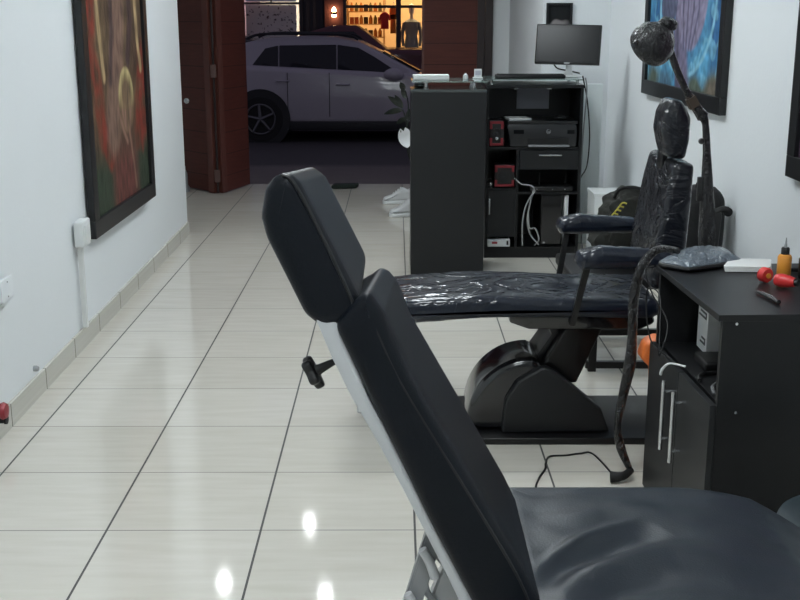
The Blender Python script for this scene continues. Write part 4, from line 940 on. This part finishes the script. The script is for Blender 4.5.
b = B(); lathe(b, [(0.012, 0), (0.012, 0.012), (0.008, 0.02), (0, 0.021)], (-1.447, 4.272, 0.150), seg=18, axis='X'); tag(obj('wall_plug', b, 'grey_metal'), 'small grey plug stuck in the left wall just above the baseboard', 'plug')
t = thing('red_valve', 'dark red knob on a black pipe stub low on the left wall', 'valve', (-1.43, 3.82, 0.10))
obj('knob', L1([(0.010, 0.0), (0.028, 0.004), (0.032, 0.014), (0.026, 0.026), (0, 0.03)], (-1.428, 3.815, 0.135), seg=24, axis='X'), 'red_dark', t)
obj('stub', L1([(0.014, 0), (0.014, 0.03), (0.017, 0.032), (0.017, 0.04), (0, 0.042)], (-1.445, 3.82, 0.088+0.012), seg=18, axis='X'), 'rubber', t)

# ------------------------------------------------------------------ folding street door and the wooden panel
def vprism(b, p, q, th, z0, z1):
    p = Vector(p); q = Vector(q); d = (q-p).normalized(); n_ = Vector((-d.y, d.x))*th/2
    a = [p-n_, q-n_, q+n_, p+n_]; add(b, [(v.x, v.y, z) for z in (z0, z1) for v in a], [(0, 1, 2, 3), (4, 5, 6, 7), (0, 1, 5, 4), (1, 2, 6, 5), (2, 3, 7, 6), (3, 0, 4, 7)])
def vp(p, q, th, z0, z1): b = B(); vprism(b, p, q, th, z0, z1); return b
t = thing('folding_door', 'reddish-brown folding wooden street door, two leaves folded inwards beside the left wall', 'door', (-1.6, 10.1, 0))
l1 = obj('leaf', vp((-1.99, 10.36), (-1.62, 9.93), 0.04, 0.012, 2.38), 'door_wood', t, sm=False)
l2 = obj('leaf', vp((-1.535, 9.93), (-1.385, 10.43), 0.04, 0.012, 2.38), 'door_wood', t, sm=False)
obj('stile', vp((-1.655, 9.945), (-1.598, 9.900), 0.05, 0.008, 2.38), 'door_edge', t, sm=False)
obj('stile', vp((-1.562, 9.900), (-1.528, 9.955), 0.05, 0.008, 2.38), 'door_edge', t, sm=False)
for z in (0.16, 1.07, 2.1):
    obj('hinge', B1(-1.606, -1.556, 9.868, 9.880, z-0.055, z+0.055, 0.002), mat('dull_hinge', (0.16, 0.10, 0.09), 0.4, metal=0.5), t, sm=False)
obj('hinge_pin', T1([(-1.581, 9.888, 0.01), (-1.581, 9.888, 2.37)], 0.010, seg=10), 'jamb', t)
obj('knob', L1([(0.008, 0), (0.008, -0.03), (0.022, -0.035), (0.024, -0.05), (0, -0.056)], (-1.868, 10.165, 0.80), seg=20, axis='Y'), 'steel', l1)
b = B(); lathe(b, [(0.045, 0), (0.045, 0.04), (0.03, 0.06), (0.028, 0.16), (0.014, 0.20), (0.014, 0.23), (0, 0.23)], (-1.90, 10.02, 0.0), seg=20)
tag(obj('spray_bottle', b, 'grey_metal'), 'dark bottle on the floor at the foot of the left folding door', 'bottle')
t = thing('folding_door', 'reddish-brown plank door leaf standing behind the counter and the monitor desk', 'door', (0.5, 10.4, 0))
obj('leaf', B1(0.255, 0.735, 10.40, 10.44, 0.012, 2.38), 'door_wood', t, sm=False)
obj('stile', B1(0.736, 0.800, 10.395, 10.445, 0.008, 2.38), 'jamb', t, sm=False)
obj('stile', B1(0.235, 0.2545, 10.395, 10.445, 0.008, 2.38), 'door_edge', t, sm=False)
for (x, zz) in ((0.26, 1.9),): obj('hinge', B1(0.236, 0.262, 10.386, 10.3945, 1.9, 2.0), 'steel', t, sm=False)

# floor bits near the door
b = B(); slab(b, rpoly([(-0.60, 10.16), (-0.36, 10.20), (-0.34, 10.34), (-0.58, 10.33)], 0.04, 5), 0.0, 0.035, 0.015, axis='Z', seg=4)
for v in b.verts: v.co.z = max(0.0, v.co.z+0.012*noise.noise(v.co*15)) if v.co.z > 0.01 else v.co.z
tag(obj('floor_cloth', b, 'cloth_green'), 'dark crumpled cloth on the floor tiles by the street threshold', 'cloth')
def sneaker(label, x, y, rz):
    t = thing('sneaker', label, 'shoe', (x, y, 0), 'white sneakers by the counter'); R = Matrix.Translation((x, y, 0)) @ Matrix.Rotation(rz, 4, 'Z')
    def rot(b): bmesh.ops.transform(b, matrix=R, verts=b.verts); return b
    sole = rpoly([(-0.14, -0.042), (0.05, -0.036), (0.14, -0.045), (0.14, 0.04), (0.02, 0.038), (-0.13, 0.042)], [0.035]*6, 6)
    obj('sole', rot(S1(sole, 0.0, 0.028, 0.006, axis='Z', seg=3)), 'white_plastic', t)
    prof = [(-0.135, 0.026), (-0.12, 0.055), (-0.06, 0.075), (-0.01, 0.105), (0.03, 0.135), (0.055, 0.13), (0.075, 0.115), (0.115, 0.13), (0.132, 0.11), (0.132, 0.026)]
    b = B(); slab(b, rpoly(prof, [0.02]*10, 5), -0.038, 0.038, 0.022, seg=6); obj('upper', rot(b), 'shoe', t)
    b = B()
    for k in range(4): tube(b, [(-0.045+k*0.02, -0.024, 0.083+k*0.013), (-0.042+k*0.02, 0, 0.094+k*0.014), (-0.045+k*0.02, 0.024, 0.083+k*0.013)], 0.003, seg=6, smooth=3)
    obj('laces', rot(b), 'paper', t)
    obj('heel_tab', rot(B1(0.122, 0.136, -0.015, 0.015, 0.05, 0.12, 0.004)), 'black_plastic', t)
sneaker('white sneaker on the floor left of the counter, the farther one', 0.02, 9.35, 0.12)
sneaker('white sneaker with a black heel tab left of the counter, the nearer one', 0.075, 8.72, 0.3)

# potted plant behind the counter
t = thing('potted_plant', 'potted plant with dark leaves and one white heart-shaped leaf behind the counter', 'plant', (0.29, 8.35, 0))
obj('pot', L1([(0, 0), (0.09, 0), (0.11, 0.02), (0.13, 0.24), (0.14, 0.25), (0.14, 0.27), (0.12, 0.27), (0.11, 0.23), (0, 0.22)], (0.29, 8.35, 0), seg=36), 'laminate_grey', t)
stems = [((0.28, 8.35, 0.22), (0.10, 8.34, 0.5), (0.08, 8.32, 0.75), (0.05, 8.30, 0.86)), ((0.29, 8.35, 0.22), (0.10, 8.33, 0.55), (0.09, 8.31, 0.90), (0.06, 8.30, 1.0)), ((0.29, 8.35, 0.22), (0.12, 8.33, 0.45), (0.10, 8.31, 0.58), (0.085, 8.30, 0.66))]
for s in stems: obj('stem', T1(s, 0.005, seg=8, smooth=5), 'leaf', t)
def leaf(base, tip, w, mname, nm='leaf', heart=False):
    base = Vector(base); tip = Vector(tip); d = tip-base; L_ = d.length; d.normalize(); sd = d.cross(Vector((0, 1, 0.25))).normalized(); nn = sd.cross(d)
    b = B(); top = []; N_ = 10
    for k in range(N_+1):
        s = k/N_; wd = w*(math.sin(PI*s**0.8)**0.8 if not heart else (math.sin(PI*min(1, s*0.86+0.14))**0.75)); 
        if k in (0, N_): wd = 0.001 if not heart or k == N_ else w*0.35
        bow = 0.12*L_*math.sin(PI*s)
        cpt = base+d*L_*s+nn*bow
        back = -d*w*0.5*(1-s)**3 if heart else Vector((0, 0, 0))
        top.append([cpt-sd*wd+nn*0.15*wd+back, cpt, cpt+sd*wd+nn*0.15*wd+back])
    vs = [[b.verts.new(p) for p in r] for r in top]; vb = [[b.verts.new(p-nn*0.0025) for p in r] for r in top]
    for k in range(N_):
        for j in range(2):
            b.faces.new((vs[k][j], vs[k][j+1], vs[k+1][j+1], vs[k+1][j])); b.faces.new((vb[k][j], vb[k+1][j], vb[k+1][j+1], vb[k][j+1]))
        b.faces.new((vs[k][0], vs[k+1][0], vb[k+1][0], vb[k][0])); b.faces.new((vs[k][2], vb[k][2], vb[k+1][2], vs[k+1][2]))
    return obj(nm, b, mname, t, ang=70)
for bs, tp, w in (((0.05, 8.30, 0.86), (-0.09, 8.29, 0.83), 0.022), ((0.04, 8.30, 0.88), (-0.06, 8.29, 0.96), 0.022), ((0.05, 8.30, 0.87), (-0.01, 8.29, 0.97), 0.02),
                  ((0.06, 8.30, 1.0), (0.03, 8.29, 1.06), 0.022), ((0.07, 8.30, 0.94), (0.04, 8.29, 1.03), 0.02), ((0.08, 8.31, 0.80), (0.0, 8.29, 0.76), 0.02), ((0.08, 8.31, 0.72), (0.03, 8.29, 0.70), 0.022), ((0.09, 8.31, 0.78), (0.12, 8.3, 0.88), 0.03)):
    leaf(bs, tp, w, 'leaf')
leaf((0.055, 8.29, 0.705), (0.085, 8.27, 0.585), 0.052, 'shoe', 'white_leaf', True)

# ------------------------------------------------------------------ vehicles outside
M['tint'] = mat('tinted_glass', (0.010, 0.011, 0.016), 0.08, var=0.0)
M['tyre'] = mat('tyre', (0.010, 0.010, 0.011), 0.8)
M['rim'] = mat('alloy_rim', (0.16, 0.16, 0.17), 0.3, metal=0.8)
M['clad'] = mat('black_cladding', (0.012, 0.012, 0.016), 0.6)
def car(label, Y, zg, body, green, panes, wheels, paint, r=0.32, wid=1.72, cat='car', name='car', rails=True, sill=0.12, handles=(), mirror=None, roof_paint=None):
    # body, green: side outlines (x, z above the ground); Y = near side plane
    t = thing(name, label, cat, (0, Y+wid/2, zg))
    def sh(P): return [(p[0], p[1]+zg) for p in P]
    yn = Y; zt = max(p[1] for p in green)+zg; zb = min(p[1] for p in green)+zg
    b = B(); P = sh(body)
    slab(b, rpoly(P, [0.05]*len(P), 5), yn, yn+wid, 0.09, seg=6)
    # shoulder line and tuck-in below
    obj('body', b, paint, t, ang=35)
    b = B(); G = rpoly(sh(green), [0.08]*len(green), 6)
    slab(b, G, yn+0.03, yn+wid-0.03, 0.05, seg=5)
    def taper(v):
        k = max(0, (v.co.z-zb)/(zt-zb)); mid = yn+wid/2; v.co.y = mid+(v.co.y-mid)*(1-0.22*k)
    for v in b.verts: taper(v)
    obj('cabin', b, roof_paint or paint, t, ang=35)
    for side in (0, 1):
        for pn in panes:
            b = B(); y0 = yn+0.018 if side == 0 else yn+wid-0.05
            slab(b, rpoly(sh(pn), 0.012, 3), y0, y0+0.032, 0.004, seg=2)
            for v in b.verts: taper(v)
            obj('window', b, 'tint', t, ang=35)
    for (wx) in wheels:
        for ys in (yn-0.01, yn+wid-0.19):
            obj('wheel_arch', L1([(r+0.09, -0.012 if ys < yn+1 else 0.212), (r+0.09, 0.19 if ys < yn+1 else 0.01)], (wx, ys, zg+r), seg=40, axis='Y'), 'clad', t)
            yo = ys-0.02 if ys < yn+1 else ys+0.03
            wh = obj('wheel', L1([(r*0.62, 0.0), (r*0.93, 0.0), (r, 0.02), (r, 0.18), (r*0.93, 0.20), (r*0.62, 0.20), (r*0.62, 0.0)][0:6], (wx, yo, zg+r), seg=40, axis='Y'), 'tyre', t)
            if ys < yn+1:
                b = B(); lathe(b, [(r*0.60, -0.002), (r*0.66, -0.006), (r*0.66, 0.0)], (wx, yo, zg+r), seg=40, axis='Y')
                b.free(); b = B()
                tube(b, [(wx+r*0.63*math.cos(a*PI/16), yo-0.006, zg+r+r*0.63*math.sin(a*PI/16)) for a in range(32)], 0.014, seg=8, closed=True)
                for k in range(5):
                    a = 2*PI*k/5+0.4
                    tube(b, [(wx, yo-0.012, zg+r), (wx+r*0.6*math.cos(a), yo-0.010, zg+r+r*0.6*math.sin(a))], [0.03, 0.02], seg=8)
                obj('rim', b, 'rim', wh)
    x0 = min(p[0] for p in body)+0.15; x1 = max(p[0] for p in body)-0.15
    obj('sill', B1(wheels[0]+r+0.06, wheels[1]-r-0.06, yn-0.008, yn+wid+0.008, zg+0.17, zg+0.17+sill, 0.01), 'clad', t)
    if rails:
        xs = [p[0] for p in green if p[1] > (zt-zg)-0.12]
        for ys in (yn+0.20, yn+wid-0.20):
            obj('roof_rail', T1([(min(xs)+0.05, ys, zt-0.03), (min(xs)+0.25, ys, zt+0.03), ((min(xs)+max(xs))/2, ys, zt+0.035), (max(xs)-0.2, ys, zt+0.02), (max(xs)-0.02, ys, zt-0.04)], 0.018, seg=8, smooth=5), 'clad', t)
    for (hx, hz) in handles:
        obj('door_handle', T1([(hx-0.10, yn+0.0, zg+hz), (hx-0.07, yn-0.025, zg+hz), (hx+0.05, yn-0.025, zg+hz), (hx+0.08, yn+0.0, zg+hz)], 0.013, seg=8, smooth=3), paint, t)
    if mirror:
        b = B(); bmesh.ops.create_icosphere(b, subdivisions=3, radius=1, matrix=Matrix.Translation((mirror[0], yn-0.10, zg+mirror[1])) @ Matrix.Diagonal((0.14, 0.08, 0.085, 1)))
        mr = obj('mirror', b, roof_paint or paint, t); obj('mirror_arm', T1([(mirror[0]+0.05, yn+0.06, zg+mirror[1]-0.03), (mirror[0], yn-0.06, zg+mirror[1]-0.03)], 0.02, seg=8), 'clad', t)
    return t
M['car_grey'] = mat('grey_lilac_car_paint', (0.42, 0.385, 0.43), 0.3, var=0.02, coat=0.5)
g = 0.15
t = car('silver-grey hatchback with tinted windows and roof rails parked outside the open door', 15.62, -0.15,
    [(-2.45, 0.45), (-2.52, 0.75), (-2.42, 1.02), (-2.0, 1.05), (-1.0, 1.0), (-0.2, 0.96), (0.30, 0.93), (0.95, 0.86), (1.30, 0.74), (1.40, 0.5), (1.36, 0.28), (1.0, 0.24), (-2.1, 0.24), (-2.42, 0.30)],
    [(-2.36, 0.92), (-2.28, 1.12), (-2.10, 1.34), (-1.85, 1.40), (-1.3, 1.43), (-0.85, 1.42), (-0.50, 1.36), (-0.22, 1.22), (0.38, 0.90), (0.30, 0.80), (-2.30, 0.84)],
    [[(-1.99, 1.03), (-1.80, 1.27), (-1.62, 1.31), (-1.62, 0.985)], [(-1.605, 0.98), (-1.605, 1.31), (-0.82, 1.32), (-0.82, 0.915)], [(-0.805, 0.91), (-0.805, 1.32), (-0.52, 1.28), (-0.30, 1.16), (0.16, 0.87)]],
    (-1.87, 0.78), 'car_grey', handles=((-1.55, 0.84), (-0.72, 0.79)), mirror=(-0.03, 0.93))
obj('windscreen', S1(rpoly([(-0.17, 1.22-0.15), (0.34, 0.955-0.15), (0.33, 0.935-0.15), (-0.19, 1.20-0.15)], 0.004, 2), 15.62+0.30, 15.62+1.42, 0.003, seg=2), 'tint', t)
b = B()
for x in (-1.49, -0.915): box(b, x-0.004, x+0.004, 15.6135, 15.63, 0.20, 0.80)
obj('door_seam', b, 'clad', t, sm=False)
M['maroon'] = mat('maroon_car_paint', (0.10, 0.016, 0.026), 0.35, coat=0.4)
car('maroon pickup truck parked on the far side of the street behind the grey car', 19.42, -0.15,
    [(-3.4, 0.4), (-3.4, 1.05), (-1.6, 1.08), (-0.55, 1.17), (0.6, 1.16), (1.05, 1.08), (1.15, 0.7), (1.12, 0.35), (-3.3, 0.35)],
    [(-1.75, 1.0), (-1.60, 1.42), (-1.1, 1.56), (-0.68, 1.56), (-0.52, 1.46), (-0.15, 1.16), (-0.15, 1.0)],
    [[(-1.45, 1.16), (-1.35, 1.42), (-1.05, 1.46), (-1.05, 1.16)], [(-1.0, 1.16), (-1.0, 1.46), (-0.72, 1.46), (-0.40, 1.20)]],
    (-2.4, 0.5), 'maroon', r=0.36, name='pickup_truck', cat='truck', rails=False)
M['dark_paint'] = mat('black_car_paint', (0.012, 0.012, 0.016), 0.25, coat=0.5)
car('dark car parked across the street, roof above the rear of the grey car', 17.6, -0.15,
    [(-6.0, 0.4), (-6.0, 0.95), (-3.0, 0.95), (-1.9, 0.92), (-1.75, 0.6), (-1.8, 0.28), (-5.9, 0.28)],
    [(-5.6, 0.9), (-5.2, 1.36), (-3.6, 1.50), (-2.7, 1.44), (-1.95, 1.28), (-1.85, 0.9)],
    [[(-5.2, 1.0), (-4.9, 1.30), (-3.7, 1.40), (-3.7, 1.0)], [(-3.65, 1.0), (-3.65, 1.40), (-2.8, 1.35), (-2.2, 1.0)]],
    (-5.2, -2.5), 'dark_paint', rails=False, wid=1.62)

# ------------------------------------------------------------------ shop front across the street
YS = 23.0
M['facade'] = mat('brown_red_render', (0.11, 0.040, 0.040), 0.8, var=0.15)
M['facade_dark'] = mat('dark_frame_paint', (0.035, 0.035, 0.042), 0.5)
M['shopwall'] = mat('cream_shop_wall', (0.70, 0.55, 0.36), 0.8)
M['warm_panel'] = emis('warm_lamp_panel', (1.0, 0.66, 0.32), 10.0)
M['cool_panel'] = emis('cool_lamp_panel', (0.75, 0.85, 1.0), 28.0)
for i, (xa, xb) in enumerate(((-14, -3.05), (-1.42, -1.05), (3.2, 14))):
    struct(('wall_facade_left', 'wall_facade_middle', 'wall_facade_right')[i], B1(xa, xb, YS, YS+0.3, 0, 3.6), 'facade')
struct('wall_facade_top', B1(-14, 14, YS, YS+0.3, 3.6, 6.0), 'facade')
struct('wall_facade_head', B1(-3.05, 3.2, YS, YS+0.3, 1.97, 3.6), 'facade')  # out of view, lowered to block warm shop light reflecting in the room floor
struct('wall_facade_plinth', B1(-3.05, -1.88, YS+0.02, YS+0.26, 0, 0.95), 'facade')
struct('wall_shop_rear', B1(-5, 4, 26.2, 26.4, 0, 3.1), 'shopwall'); struct('wall_shop_left', B1(-1.12, -1.06, YS+0.3, 26.2, 0, 3.1), 'shopwall'); struct('wall_shop_right', B1(3.2, 3.3, YS+0.3, 26.2, 0, 3.1), 'shopwall')
struct('ceiling_shop', B1(-5, 4, YS+0.3, 26.2, 3.1, 3.2), 'shopwall')
struct('wall_unit_left', B1(-3.15, -3.07, YS+0.3, 26.2, 0, 3.1), 'facade')
b = B()
for x in (-1.05, 0.0, 1.6): box(b, x, x+(0.10 if x == 0 else 0.06), YS+0.02, YS+0.12, 0.0, 1.97)
box(b, -1.05, 3.2, YS+0.03, YS+0.10, 1.73, 1.785); box(b, -1.05, 3.2, YS+0.03, YS+0.10, 0.0, 0.12)
struct('window_1', b, 'facade_dark')
b = B(); box(b, -3.05, -1.88, YS+0.03, YS+0.10, 1.80, 1.845); box(b, -1.93, -1.87, YS+0.02, YS+0.12, 0.0, 1.97); box(b, -2.5, -2.47, YS+0.03, YS+0.1, 1.845, 1.97)
struct('window_2', b, 'facade_dark')
b = B(); box(b, -1.87, -1.42, YS+0.1, YS+0.16, 0.0, 1.97)
for x in (-1.80, -1.66, -1.52): box(b, x, x+0.06, YS+0.075, YS+0.1, 0.1, 1.97)
struct('door_1', b, 'facade_dark')
t = thing('ceiling_light', 'warm lamp panel on the ceiling inside the lit shop across the street', 'ceiling light', (0.9, 24.4, 3.04), 'shop ceiling lights')
obj('panel', B1(-0.7, 2.6, 23.8, 25.4, 3.05, 3.07), 'warm_panel', t, sm=False); obj('frame', B1(-0.74, 2.64, 23.76, 25.44, 3.071, 3.099), 'white_plastic', t, sm=False)
t = thing('ceiling_light', 'cool lamp panel inside the left window across the street', 'ceiling light', (-2.5, 24.4, 3.04), 'shop ceiling lights')
obj('panel', B1(-3.0, -1.6, 23.5, 25.0, 3.05, 3.07), 'cool_panel', t, sm=False); obj('frame', B1(-3.04, -1.56, 23.46, 25.04, 3.071, 3.099), 'white_plastic', t, sm=False)
# patterned screen in the left window
def pattern_mat():
    m, N, L, bs = new_mat('black_and_white_mural'); tc = N.new('ShaderNodeTexCoord'); v = N.new('ShaderNodeTexVoronoi'); v.inputs['Scale'].default_value = 9
    ns = N.new('ShaderNodeTexNoise'); ns.inputs['Scale'].default_value = 6; ad = N.new('ShaderNodeVectorMath'); ad.operation = 'MULTIPLY_ADD'
    L.new(tc.outputs['Object'], ns.inputs['Vector']); L.new(ns.outputs['Color'], ad.inputs[0]); ad.inputs[1].default_value = (0.35, 0.35, 0.35); L.new(tc.outputs['Object'], ad.inputs[2]); L.new(ad.outputs[0], v.inputs['Vector'])
    r = N.new('ShaderNodeValToRGB'); e = r.color_ramp.elements; e[0].position = 0.14; e[0].color = (0.035, 0.035, 0.04, 1); e[1].position = 0.34; e[1].color = (0.75, 0.76, 0.74, 1)
    L.new(v.outputs['Distance'], r.inputs[0]); L.new(r.outputs[0], bs.inputs['Base Color']); bs.inputs['Roughness'].default_value = 0.7
    return m
b = B(); box(b, -3.04, -2.02, YS+0.42, YS+0.46, 1.0, 1.80); tag(obj('mural_panel', b, pattern_mat()), 'black and white patterned mural panel in the left window across the street', 'mural')
b = B(); box(b, -3.04, -1.95, YS+0.42, YS+0.46, 0.0, 0.99); tag(obj('window_counter', b, 'facade_dark'), 'dark counter under the patterned mural in the left window', 'counter')
b = B(); box(b, -3.04, -2.02, YS+0.42, YS+0.46, 1.86, 1.97); tag(obj('blind', b, mat('pale_blue_blind', (0.30, 0.42, 0.55), 0.7)), 'pale blue blind strip above the patterned mural in the left window', 'blind')
# sconce
t = thing('wall_sconce', 'small wall sconce shining up and down on the brown-red facade', 'wall lamp', (-1.23, YS-0.1, 1.6))
obj('body', L1([(0.05, 0.0), (0.05, 0.05)], (-1.23, YS-0.07, 1.605), seg=20), 'facade_dark', t)
obj('bulb', L1([(0.0, 0), (0.04, 0.0), (0.045, 0.03), (0.03, 0.07), (0, 0.10)], (-1.23, YS-0.07, 1.656), seg=20), 'warm_led', t)
obj('bulb', L1([(0.0, -0.05), (0.05, -0.04), (0.045, 0.0), (0, 0.0)], (-1.23, YS-0.07, 1.604), seg=20), 'warm_led', t)
# shelving with goods
t = thing('shelf_unit', 'wooden shelf unit full of goods inside the lit shop', 'shelf', (-0.65, 24.6, 0))
W_ = mat('pale_shop_wood', (0.42, 0.24, 0.10), 0.6)
for x in (-1.04, -0.27): obj('side_panel', B1(x, x+0.03, 24.5, 24.9, 0, 2.3), W_, t, sm=False)
levels = (0.55, 0.85, 1.15, 1.42, 1.68)
for z in levels: obj('shelf', B1(-1.01, -0.27, 24.5, 24.9, z-0.02, z), W_, t, sm=False)
cols = [mat('goods_%s' % n_, c_, 0.6) for n_, c_ in (('amber', (0.5, 0.2, 0.04)), ('dark', (0.05, 0.03, 0.02)), ('cream', (0.6, 0.5, 0.35)), ('rust', (0.35, 0.08, 0.03)), ('olive', (0.18, 0.16, 0.06)))]
protos = []
for k, mm in enumerate(cols):
    if k % 2 == 0: bb = L1([(0, 0), (0.035, 0), (0.04, 0.01), (0.04, 0.12), (0.018, 0.15), (0.018, 0.18), (0, 0.18)], (0, 0, 0), seg=16)
    else: bb = B1(-0.045, 0.045, -0.04, 0.04, 0, 0.14, 0.004)
    protos.append((bb, mm, k))
cnt = 0; protoobjs = {}
for li, z in enumerate(levels[1:]):
    for q in range(7):
        k = random.randrange(5); x = -0.94+q*0.10
        if k not in protoobjs:
            o = obj('jar' if k % 2 == 0 else 'carton', protos[k][0], protos[k][1]); protoobjs[k] = o
        else:
            o = protoobjs[k].copy(); C.objects.link(o)
        o.location = (x, 24.62, z)
        kind = ('amber jar', 'dark carton', 'cream jar', 'rust-red carton', 'olive jar')[k]
        lv = ('lowest shown shelf', 'second shelf', 'third shelf', 'top shelf')[li]
        tag(o, '%s, number %s from the left on the %s of the lit shop' % (kind, ('one', 'two', 'three', 'four', 'five', 'six', 'seven')[q], lv), 'jar' if k % 2 == 0 else 'box', 'goods on the shop shelves')
for k, pq in enumerate(protos):
    if k not in protoobjs: pq[0].free()
# red garment on hanger, paler garment beside
def garment(label, x, y, ztop, h, w, m_):
    t = thing('hanging_shirt', label, 'clothing', (x, y, ztop-h), 'clothes hung in the shop window')
    P = rpoly([(x-w*0.5, ztop-0.06), (x-0.03, ztop), (x+0.03, ztop), (x+w*0.5, ztop-0.06), (x+w*0.62, ztop-h*0.5), (x+w*0.42, ztop-h*0.5), (x+w*0.38, ztop-0.14), (x+w*0.42, ztop-h), (x-w*0.42, ztop-h), (x-w*0.38, ztop-0.14), (x-w*0.42, ztop-h*0.5), (x-w*0.62, ztop-h*0.5)], 0.01, 2)
    obj('cloth', S1(P, y-0.035, y+0.035, 0.015, seg=3), m_, t)
    obj('hanger', T1([(x, y, ztop-0.01), (x, y, ztop+0.06), (x+0.02, y, ztop+0.085), (x+0.035, y, ztop+0.065)], 0.006, seg=6, smooth=4), 'steel', t)
    obj('cord', T1([(x+0.02, y, ztop+0.085), (x+0.02, y, 3.05)], 0.004, seg=6), 'facade_dark', t)
garment('red shirt hanging in the lit shop window', -0.25+0.02, 23.6, 1.66, 0.34, 0.20, 'red')
garment('tan shirt hanging right of the red shirt', -0.06, 23.75, 1.78, 0.55, 0.14, cols[0])
t = thing('mannequin', 'dressed mannequin in grey-blue behind the shop glass right of the dark post', 'mannequin', (0.32, 23.7, 0))
bm_ = B(); lathe(bm_, [(0, 0.85), (0.14, 0.86), (0.155, 1.0), (0.115, 1.18), (0.15, 1.36), (0.16, 1.46), (0.06, 1.52), (0, 1.53)], (0.32, 23.7, 0), seg=28)
for v in bm_.verts: v.co.y = 23.7+(v.co.y-23.7)*0.6
obj('dress', bm_, mat('grey_blue_cloth', (0.28, 0.33, 0.34), 0.8), t)
obj('skirt', L1([(0.0, 0.45), (0.20, 0.45), (0.15, 0.86), (0, 0.86)], (0.32, 23.7, 0), seg=24), 'facade_dark', t)
obj('head', L1([(0, 1.62), (0.05, 1.63), (0.065, 1.72), (0.05, 1.80), (0, 1.83)], (0.32, 23.7, 0), seg=20), 'white_plastic', t)
obj('neck', L1([(0.035, 1.52), (0.03, 1.63)], (0.32, 23.7, 0), seg=16), 'white_plastic', t)
for s in (-1, 1): obj('arm', T1([(0.32+s*0.14, 23.7, 1.44), (0.32+s*0.19, 23.68, 1.22), (0.32+s*0.17, 23.63, 0.98)], [0.045, 0.035, 0.025], seg=10, smooth=4), mat('sleeve', (0.22, 0.24, 0.25), 0.8), t)
obj('stand', L1([(0, 0), (0.16, 0), (0.16, 0.02), (0.02, 0.03), (0.02, 0.45), (0, 0.45)], (0.32, 23.7, 0), seg=20), 'steel', t)
